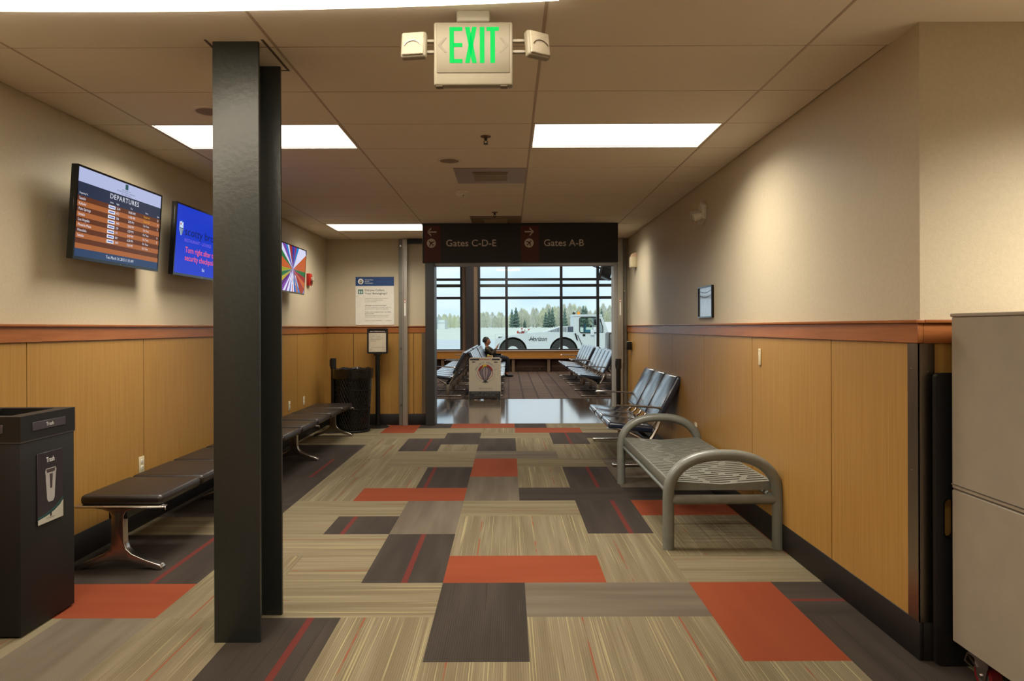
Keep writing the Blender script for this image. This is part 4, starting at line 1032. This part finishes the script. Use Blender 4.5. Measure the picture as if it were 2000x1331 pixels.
m.build('balloon_line', INK, FB)
M(FX).plate([[(BXc-.055, BZ+.1), (BXc-.045, BZ+.135), (BXc-.02, BZ+.155), (BXc+.01, BZ+.15), (BXc+.035, BZ+.13), (BXc+.0, BZ+.115), (BXc-.03, BZ+.105), (BXc-.085, BZ+.04)]], -.0195, -.0182).build('yellow_cloth', pmat('yellow print', (206, 172, 30), .5), FB)
m = M(FX)
for i, ch in enumerate("HALIBUT HENRY'S"):
    if ch == ' ': continue
    a_ = R(165-150*i/14); r_ = .195
    Xc = FX @ Matrix.Translation((BXc+r_*math.cos(a_), -.0135, BZ+r_*math.sin(a_))) @ Matrix.Rotation(-(a_-PI/2), 4, 'Y')
    mm = m; T0 = m.T; m.T = Xc; m.text(ch, 0, 0, .034, 0, offset=-.004); m.T = T0
m.build('arched_lettering', pmat('slate print', (66, 66, 78), .5), FB)
m = M(FX)
for i in range(26):
    a_ = R(190+160*i/25)
    if 250 < math.degrees(a_) < 292: continue
    r_ = .195; c_, s2 = BXc+r_*math.cos(a_), BZ+r_*math.sin(a_)
    m.box(-.003, .003, -.0135, -.012, -.008, .008, X=Matrix.Translation((c_, 0, s2)) @ Matrix.Rotation(-(a_+PI/2), 4, 'Y'))
m.text('BELLINGHAM', .01, .222, .018, -.0135, w=.25).text('INTERNATIONAL AIRPORT', .01, .19, .009, -.0135, w=.3).build('small_print', INKG, FB)
M(FX).text('Bottled Water - Juice - Fresh Deli Sandwiches', .0, .135, .015, -.0152, w=.54, offset=.004).text('Yogurt Parfaits - Muffins - Sundaes', 0, .092, .015, -.0152, w=.41, offset=.004).build('footer_lettering', pmat('footer print', (160, 154, 140), .5), FB)
M().tube([(-AW, .19, .35), (AW, .19, .35)], .004, 5).build('hinge_bar', STEEL, t)

# ------------------------------------------------------------------ seated person, bag and phone
def skin(name, chains, mat, parent, sub=2):
    """chains: list of [(x,y,z,r), ...]; first point of the first chain is the root; equal points are welded"""
    me = bpy.data.meshes.new(name); vs_, ed, rr = [], [], []
    idx = {}
    for ch in chains:
        prev = None
        for x, y, z, r in ch:
            key = (round(x, 4), round(y, 4), round(z, 4))
            if key not in idx: idx[key] = len(vs_); vs_.append((x, y, z)); rr.append(r)
            if prev is not None and prev != idx[key]: ed.append((prev, idx[key]))
            prev = idx[key]
    me.from_pydata(vs_, ed, []); o = bpy.data.objects.new(name, me); COL.objects.link(o)
    md = o.modifiers.new('s', 'SKIN'); sv = me.skin_vertices[0].data
    for i, r in enumerate(rr): sv[i].radius = (r, r) if not isinstance(r, tuple) else r; sv[i].use_root = (i == 0)
    o.modifiers.new('u', 'SUBSURF').levels = sub; o.modifiers['u'].render_levels = sub
    dg = bpy.context.evaluated_depsgraph_get(); nm_ = bpy.data.meshes.new_from_object(o.evaluated_get(dg))
    bpy.data.objects.remove(o); nm_.name = name; nm_.materials.clear(); nm_.materials.append(mat)
    for p in nm_.polygons: p.use_smooth = True
    ob = bpy.data.objects.new(name, nm_); COL.objects.link(ob); ob.parent = parent
    return ob
PX, PY = -.40, 20.0
t = thing('person', 'person in dark olive jacket sitting in the far row holding up a phone', 'person', (PX, PY, 0))
hip, kne = .53, .5
hx_, hz_ = -.235, 1.005      # head centre
pel = (0, 0, .55)
hands = {}
arms, jarms = [], []
for s_ in (-1, 1):
    sh = (-.215, s_*.19, .80); el = (-.08, s_*.22, .66); wr = (.06, s_*.07, .83); pm = (.085, s_*.05, .88)
    arms.append([(-.2, 0, .80, .09), (*sh, .055), (*el, .04), (*wr, .027), (*pm, .036)])
    jarms.append([(-.2, 0, .80, .12), (*sh, .072), ((sh[0]+el[0])/2, s_*.215, .73, .06), (*el, .054), ((el[0]+wr[0])/2, s_*.145, .745, .045), (wr[0]-.015, wr[1]+s_*.01, wr[2]-.02, .038)])
    # five fingers curling round the phone
    for k_, (dy, ln) in enumerate(((.028, .055), (.012, .068), (-.004, .07), (-.018, .06))):
        b0 = (pm[0], pm[1]+s_*dy*.6, pm[2])
        arms.append([(*pm, .036), (pm[0]+.012, pm[1]+s_*dy, pm[2]+.035, .010), (pm[0]+.03, pm[1]+s_*dy*.9, pm[2]+.035+ln*.45, .009), (pm[0]+.012+.03, pm[1]+s_*(dy*.6)-s_*.012, pm[2]+.03+ln*.7, .008)])
    arms.append([(*pm, .036), (pm[0]+.005, pm[1]-s_*.03, pm[2]+.02, .011), (pm[0]+.022, pm[1]-s_*.038, pm[2]+.048, .009)])
legs, trs = [], []
for s_ in (-1, 1):
    kn = (.385, s_*.1, .52); an = (.34 if s_ < 0 else .30, s_*.09, .1)
    legs.append([(*pel, .12), (.05, s_*.1, .53, .085), (*kn, .055), (an[0]+.02, s_*.095, .3, .05), (*an, .035), (an[0]+.04, s_*.09, .05, .035), (an[0]+.16, s_*.1, .03, .026)])
    trs.append([(*pel, .135), (.05, s_*.1, .535, .1), (.22, s_*.105, .54, .088), (*kn, .072), (an[0]+.03, s_*.095, .3, .066), (an[0], s_*.09, .13, .056)])
body = skin('body', [[(*pel, .12), (-.09, 0, .66, .115), (-.2, 0, .80, .09), (-.225, 0, .885, .05), (-.23, 0, .93, .052), (hx_, 0, 1.0, .085), (hx_-.0, 0, 1.06, .075)]]+arms+legs, SKIN, t)
skin('jacket', [[(-.01, 0, .54, .15), (-.09, 0, .66, .155), (-.2, 0, .80, .12), (-.222, 0, .865, .068)]]+jarms, FABD, t)
skin('trousers', trs, TROU, t)
for s_ in (-1, 1):
    ax = .34 if s_ < 0 else .30
    skin('shoe', [[(ax-.02, s_*.09, .05, .045), (ax+.06, s_*.095, .045, .045), (ax+.16, s_*.1, .035, .035), (ax+.2, s_*.1, .03, .022)]], pmat('black shoe leather', (18, 17, 18), .3), t, 1)
# face and hair
m = M().sph((hx_+.015, 0, 1.02), .098, 20, sc=(.95, .78, 1.18)); m.sph((hx_+.05, 0, .965), .055, 14, sc=(1, .85, .9)); m.build('head', SKIN, body)
M().sph((hx_+.113, 0, 1.0), .018, 10, sc=(.9, .7, 1.3)).build('nose', SKIN, body)
M().sph((hx_+.092, 0, .962), .017, 10, sc=(.5, 1.4, .35)).build('mouth', pmat('lips', (140, 72, 62), .5), body)
for s_ in (-1, 1):
    M().sph((hx_+.0, s_*.078, 1.005), .024, 10, sc=(.8, .4, 1.2)).build('ear', SKIN, body)
    M().sph((hx_+.096, s_*.03, 1.028), .010, 8).build('eye', INK, body)
m = M().sph((hx_-.012, 0, 1.045), .106, 22, sc=(1.02, .86, 1.08))
bmesh.ops.delete(m.bm, geom=[v for v in m.bm.verts if (v.co.x > hx_+.045 and v.co.z < 1.09) or v.co.z < .985 or (v.co.x > hx_+.02 and v.co.z < 1.04)], context='VERTS')
for v in m.bm.verts: v.co += Vector((random.uniform(-.003, .003), random.uniform(-.003, .003), random.uniform(-.003, .003)))
m.build('hair', HAIR, t)
o = tag(M().box(-.004, .004, -.036, .036, -.07, .07, .003, 1, X=Matrix.Rotation(R(18), 4, 'Y')).build('phone', pmat('pale blue phone', (120, 140, 190), .3)), 'pale blue phone held up by the seated person', 'phone')
o.location = (PX+.135, PY, .93)
t = thing('handbag', 'tan paper shopping bag on the seat next to the person', 'bag', (-.52, 19.38, .44))
PB = pmat('tan bag leather', (176, 140, 84), .6, noise=.1, nscale=14)
m = M().box(-.12, .1, -.16, .16, 0, .2, .02, 3)
for v in m.bm.verts:
    f = 1-.35*v.co.z/.2*(1 if v.co.x < 0 else .6); v.co.x *= f
m.build('bag_body', PB, t)
M().tube([(.03, -.08, .16), (.06, -.07, .24), (.06, .07, .24), (.03, .08, .16)], .009, 6).build('handle', pmat('dark bag strap', (50, 34, 26), .5), t)
M().box(-.08, -.02, -.12, .1, .17, .225, .01, 2).build('yellow_lining', pmat('yellow scarf', (196, 176, 40), .7), t)

# ------------------------------------------------------------------ outside: apron, grass, trees
def tarmac():
    m = pmat('pale concrete apron', (186, 194, 196), .55, noise=.1, nscale=.35, stretch=(.25, 1.6, 1), spec=.5); return m
o = M().quad([(-260, 22.8, -.3), (260, 22.8, -.3), (260, 95, -.25), (-260, 95, -.25)]).build('ground_apron', tarmac()); struct(o)
m = M().quad([(-260, 95, -.25), (260, 95, -.25), (300, 150, .75), (-300, 150, .75)]); m.quad([(-300, 150, .75), (300, 150, .75), (340, 190, 1.3), (-340, 190, 1.3)]); m.quad([(-340, 190, 1.3), (340, 190, 1.3), (800, 900, 1.6), (-800, 900, 1.6)])
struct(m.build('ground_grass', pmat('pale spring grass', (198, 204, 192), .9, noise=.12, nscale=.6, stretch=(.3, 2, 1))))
def pole_stub(): pass
BARK = pmat('hazy bare twigs', (206, 208, 192), .9, noise=.15, nscale=3); TRUNK = pmat('pale grey trunk', (140, 134, 122), .9); CONI = pmat('hazy conifer green', (122, 150, 138), .9, noise=.2, nscale=2)  # twig and needle colours have the distance haze mixed in
BARK2 = pmat('hazy budding twigs', (212, 216, 186), .9, noise=.15, nscale=3)
rt = random.Random(11)
def bare_mesh(mat_, n=420, sp=1.0):
    t = thing('bare_tree', 'x', 'tree', (0, 0, 0))
    m = M(); b = m.bm
    for i in range(n):
        h = rt.uniform(.02, 1)**.9; rr = .27*sp*math.sin(PI*min(1, h*.85+.12))**.7*(1.25-h*.5)
        a_ = rt.uniform(0, 2*PI); q_ = rr*rt.uniform(.1, 1)**.6
        p = Vector((q_*math.cos(a_), q_*math.sin(a_), h)); ln = rt.uniform(.05, .12)
        d = Vector((p.x*1.1+rt.uniform(-.2, .2), p.y+rt.uniform(-.2, .2), rt.uniform(1.0, 2.6))).normalized()*ln*1.3
        sd_ = d.cross(Vector((rt.uniform(-1, 1), rt.uniform(-1, 1), rt.uniform(-1, 1)))).normalized()*rt.uniform(.005, .010)
        b.faces.new([b.verts.new(p-sd_), b.verts.new(p+sd_), b.verts.new(p+d)])
    m.build('crown', mat_, t, smooth=False)
    M().tube([(0, 0, -.02), (.01, 0, .5), (0, .01, .9)], [.014, .009, .003], 5).build('trunk', TRUNK, t)
    return t
def con_mesh():
    t = thing('conifer_tree', 'x', 'tree', (0, 0, 0))
    m = M(); b = m.bm
    for i in range(900):
        h = rt.uniform(.06, 1); rr = .21*(1-h)**.8*(.75+.25*math.sin(h*40))+.012
        a_ = rt.uniform(0, 2*PI); c_, s_ = math.cos(a_), math.sin(a_)
        p = Vector((c_*rr*.15, s_*rr*.15, h)); e = Vector((c_*rr, s_*rr, h-.03)); sd_ = Vector((-s_, c_, 0))*rt.uniform(.012, .024)
        b.faces.new([b.verts.new(p), b.verts.new(e-sd_), b.verts.new(e+Vector((0, 0, -.02))), b.verts.new(e+sd_)])
    m.build('foliage', CONI, t, smooth=False)
    M().tube([(0, 0, -.02), (0, 0, .9)], [.02, .004], 5).build('trunk', TRUNK, t)
    return t
protos = [bare_mesh(BARK, 1000), bare_mesh(BARK2, 950, 1.15), bare_mesh(BARK, 1100, .85)]
cproto = con_mesh()
BL = 'bare haze-pale spring tree in the tree line beyond the airfield'
CL = 'dark green conifer in the tree line beyond the airfield'
kids_ = {}
for o in SC.objects:
    if o.parent: kids_.setdefault(o.parent.name, []).append(o)
def clone(root, loc, rz, sc, lb, grp, first):
    if first: r = root
    else:
        r = root.copy(); COL.objects.link(r)
        for ch in kids_[root.name]:
            c = ch.copy(); COL.objects.link(c); c.parent = r
    r.location = loc; r.rotation_euler = (0, 0, rz); r.scale = sc; r['label'] = lb; r['group'] = grp
    return r
DPP = 200/1350
used = set()
for i in range(210):
    d = 196+ (i % 4)*5; x = -46+ (i*96/210) + rt.uniform(-.8, .8)
    pxp = 993+x*1350/d
    top = 617 if pxp < 905 else (614 if pxp < 1000 else (607 if pxp < 1060 else 601))
    h = (641-top)*d/1350*rt.uniform(.68, 1.12)
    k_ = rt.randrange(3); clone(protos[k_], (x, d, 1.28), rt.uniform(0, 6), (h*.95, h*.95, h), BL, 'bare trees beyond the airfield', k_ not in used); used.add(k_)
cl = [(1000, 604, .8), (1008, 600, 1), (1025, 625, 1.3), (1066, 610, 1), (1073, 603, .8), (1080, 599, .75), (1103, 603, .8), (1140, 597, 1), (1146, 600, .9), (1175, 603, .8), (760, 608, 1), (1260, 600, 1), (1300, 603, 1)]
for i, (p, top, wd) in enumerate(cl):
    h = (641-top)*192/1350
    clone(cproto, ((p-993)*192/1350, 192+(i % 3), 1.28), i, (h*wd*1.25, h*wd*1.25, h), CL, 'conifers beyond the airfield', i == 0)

t = thing('hangar', 'low white building far across the airfield at the left pane', 'building', (-19.5, 175, .9))
M().box(-8, 1.2, 0, 12, 0, 3.1).build('wall', TUGW, t); M().box(-8.2, 1.4, -.3, 12, 3.1, 3.25).build('roof', pmat('hangar roof', (210, 214, 216), .6), t)
M().box(1.2, 3.3, 1, 9, 0, 2.5).build('annex', TUGW, t); M().box(-3.2, .2, -.05, 0, 0, 2.2).build('hangar_door', pmat('hangar door', (188, 196, 200), .6), t)
M().box(1.3, 3.3, .95, 1.0, 1.7, 1.8).build('annex_trim', pmat('hangar trim', (150, 160, 168), .6), t)

# ------------------------------------------------------------------ aircraft tug
TD = 31.0; KX = TD/1350
def tx(p): return (p-993)*KX
def tz(p): return 1.425+(640-p)*KX
t = thing('aircraft_tug', 'white aircraft tug with lettering on its side parked outside the windows', 'tug', (0, TD, 0))
wc = [(tx(1001.6), tz(687)), (tx(1101), tz(687))]; ar = .645
loop = [(tx(966), -.02), (tx(966), tz(672)), (tx(969), tz(662)), (tx(985), tz(658)), (tx(1003), tz(655)), (tx(1025), tz(651.5)), (tx(1062), tz(649.5)), (tx(1121), tz(650)), (tx(1190), tz(650)), (tx(1193), tz(675)), (tx(1192), -.02)]
low = []
for cx_, cz_ in wc[::-1]:
    a0 = math.asin((-.02-cz_)/ar); low += arc(cx_, cz_, ar, a0, PI-a0, 18)
M().plate([loop+low], 0, .08).plate([loop+low], 2.1, 2.18).build('side_skirt', TUGW, t)
M().prism([(tx(972), .82), (tx(972), tz(663)), (tx(985), tz(659)), (tx(1025), tz(652.5)), (tx(1062), tz(650.5)), (tx(1190), tz(651)), (tx(1190), 1.0), (tx(990), 1.0)], .08, 2.1, 'y').build('deck', TUGW, t)
M().box(tx(973), tx(1188), .45, 1.75, -.1, .99).build('chassis', pmat('dark wheel well', (66, 66, 56), .8), t)
for cx_, cz_ in wc:
    for yy in (.1, 1.75):
        o = M().cyl((cx_, yy, cz_-.03), (cx_, yy+.32, cz_-.03), .58, n=36).build('wheel', TIRE, t)
        M().cyl((cx_, yy-.01, cz_-.03), (cx_, yy+.02, cz_-.03), .27, .25, n=24).build('wheel_rim', TUGW, o)
        M().cyl((cx_, yy-.03, cz_-.03), (cx_, yy, cz_-.03), .1, n=12).build('wheel_hub', SATIN, o)
M().prism([(tx(1062), tz(649.5)), (tx(1097), tz(638)), (tx(1121), tz(638)), (tx(1121), tz(650))], .15, 2.0, 'y').build('engine_cover', TUGW, t)
m = M()
for i in range(15):
    p = 1072+i*2.4; zt_ = tz(max(638.5, 649.5-(p-1062)*11.5/35)+1.2); m.box(tx(p), tx(p+1.2), .14, .15, tz(649), zt_)
m.box(tx(1109), tx(1121), .135, .15, tz(649), tz(638.8)).build('grille', pmat('grille dark', (70, 80, 96), .5), t)
cabl = [(tx(1120), tz(652)), (tx(1120), tz(618)), (tx(1123), tz(615.5)), (tx(1172), tz(615.5)), (tx(1176), tz(618)), (tx(1190), tz(654)), (tx(1191), tz(690)), (tx(1150), tz(690)), (tx(1130), tz(660))]
win = rrect(tx(1132), tx(1166), tz(651), tz(621), .09)
win2 = [(tx(1168.5), tz(650)), (tx(1168.5), tz(624)), (tx(1172), tz(624)), (tx(1177), tz(640)), (tx(1177.5), tz(650))]
cab = M().plate([cabl, win[::-1], win2], -.02, .06).plate([cabl, win[::-1], win2], 1.5, 1.58).build('cab', TUGW, t)
M().box(tx(1119), tx(1176), -.05, 1.62, tz(618.5), tz(615)).build('cab_roof', TUGW, cab)
M().quad([(tx(1176), 0, tz(618)), (tx(1176), 1.55, tz(618)), (tx(1190), 1.55, tz(654)), (tx(1190), 0, tz(654))]).build('windshield', GLASS, cab)
M().box(tx(1120), tx(1122.5), .06, 1.5, tz(652), tz(618)).build('cab_rear', TUGW, cab)
M().prism(win, .0, .01).prism(win, 1.53, 1.54).build('cab_glass', GLASS, cab)
M().tube([(x, -.03, z) for x, z in win], .022, 6, closed=True).tube([(x, -.03, z) for x, z in win2], .022, 6, closed=True).build('window_seal', SATIN, cab)
M().box(tx(1145), tx(1158), .5, 1.0, tz(652), tz(645), .03).box(tx(1144), tx(1147), .5, 1.0, tz(650), tz(632), .02).build('driver_seat', pmat('blue seat', (60, 130, 160), .6), cab)
M().tube([(tx(1172), .5, tz(652)), (tx(1168), .5, tz(640))], .02, 6).tube([(tx(1168)+.02, .5+.18*math.cos(2*PI*i/14), tz(640)+.16*math.sin(2*PI*i/14)) for i in range(14)], .014, 5, closed=True).build('steering_wheel', SATIN, cab)
m = M().tube([(tx(1152), -.06, tz(626)), (tx(1158), -.08, tz(632)), (tx(1163), -.1, tz(631))], .012, 5); m.box(tx(1160), tx(1165.5), -.12, -.05, tz(636), tz(624), .02).sph((tx(1154), -.08, tz(638)), .05, 10); m.build('mirror_arm', SATIN, cab)
M().box(tx(1153), tx(1160), -.1, -.05, tz(656), tz(645), .02).box(tx(1158), tx(1164), -.12, -.04, tz(650), tz(640), .02).build('mirror', pmat('mirror shell', (215, 220, 222), .3), cab)
M().cyl((tx(1163.5), -.08, tz(686)), (tx(1163.5), -.08, tz(655)), .045, n=12).build('exhaust_pipe', pmat('white pipe', (226, 228, 228), .4), cab)
M().box(tx(1138), tx(1143), -.04, -.02, tz(657.5), tz(653.5)).build('door_handle', SATIN, cab)
M().tube([(tx(1128), -.03, tz(655)), (tx(1137), -.03, tz(676)), (tx(1139), -.03, tz(690))], .014, 5).tube([(tx(1183), -.03, tz(652)), (tx(1182), -.03, tz(690))], .012, 5).build('door_seam', SATIN, cab)
M().plate([[(tx(1122), tz(652)), (tx(1125), tz(652)), (tx(1129), tz(667)), (tx(1125.5), tz(664))]], -.03, -.02).build('side_slot', SATIN, cab)
M().cyl((tx(1131.5), .3, tz(615)), (tx(1131.5), .3, tz(609.5)), .07, .055, n=14).build('beacon', pmat('amber beacon', (240, 150, 20), .3), cab)
M().cyl((tx(1120), .2, tz(614.5)), (tx(1123), .2, tz(611)), .06, n=12).build('work_light', BLACK, cab)
M().text('Horizon', tx(1051), tz(663), .2, -.006, w=tx(1069)-tx(1034), shear=.5, offset=.012).tube([(tx(1032), -.006, tz(664.5)), (tx(1038), -.006, tz(663.4)), (tx(1046), -.006, tz(662.5))], .012, 4).build('lettering', INK, t)
M().tube([(tx(967), .1, tz(664)), (tx(967), .1, tz(654)), (tx(969), .1, tz(652.5)), (tx(981), .1, tz(652.5)), (tx(985), .1, tz(655))], .014, 5).build('handrail', TUGW, t)
t2 = thing('strap_pile', 'pile of red and white gear lying on the tug deck', 'gear', (tx(1022), TD+.6, tz(652)))
m = M()
for i in range(10): m.sph((rt.uniform(-.25, .3), rt.uniform(-.2, .2), .08+rt.uniform(0, .12)), rt.uniform(.05, .09), 8)
m.build('white_cloth', pmat('white cloth', (224, 224, 220), .8), t2)
M().box(-.28, .05, -.12, .1, 0, .1, .02, 2).tube([(-.25, -.1, .08), (-.05, -.14, .22), (.15, -.1, .12), (.3, -.1, .2)], .03, 6).build('red_strap', pmat('faded red webbing', (176, 70, 56), .7), t2)

# white service truck and ground power unit at the right
t = thing('service_truck', 'white box truck parked behind the tug at the right pane', 'truck', (5.9, 37, -.25))
M().plate([[(-.75, .45), (-.75, 1.9), (-.65, 1.95), (1.6, 1.95), (2.2, 1.3), (3.0, 1.2), (3.05, .45)]], 0, 1.9).build('body', pmat('bright white paint', (232, 232, 232), .35), t)
M().prism([(1.55, 1.35), (1.55, 1.8), (1.7, 1.8), (2.1, 1.35)], -.01, .0, 'y').build('window', GLASSD, t)
for x in (0, 2.3): M().cyl((x, .02, .42), (x, .3, .42), .42, n=24).cyl((x, 1.6, .42), (x, 1.88, .42), .42, n=24).build('wheel', TIRE, t)
M().cyl((.35, .5, 1.95), (.35, .5, 2.05), .06, n=10).build('beacon', pmat('orange lamp', (200, 90, 40), .4), t)
t = thing('ground_power_unit', 'grey metal box with two round gauges outside at the right pane', 'equipment', (4.2, 27.2, -.28))
GPU = pmat('grey brown metal', (120, 112, 108), .5)
M().box(-.27, .7, 0, .6, .12, 1.5, .02, 2).build('housing', GPU, t)
M().plate([rrect(-.25, .68, .15, 1.47, .03), rrect(-.21, .64, .19, 1.43, .03)[::-1]], -.01, 0).build('panel_rim', pmat('dark edge', (60, 54, 52), .5), t)
for z in (1.08, .68): M().tube([(.02+.13*math.cos(2*PI*i/20), -.012, z+.13*math.sin(2*PI*i/20)) for i in range(20)], .02, 5, closed=True).build('gauge', SATIN, t)
M().box(-.1, .2, -.015, 0, .84, .93).build('gauge_label', PAPER, t)
M().box(-.35, -.27, .1, .4, .55, .85, .01, 1).build('side_box', SATIN, t)
for x in (-.15, .55): M().cyl((x, .05, .12), (x, .2, .12), .12, n=16).build('wheel', TIRE, t)
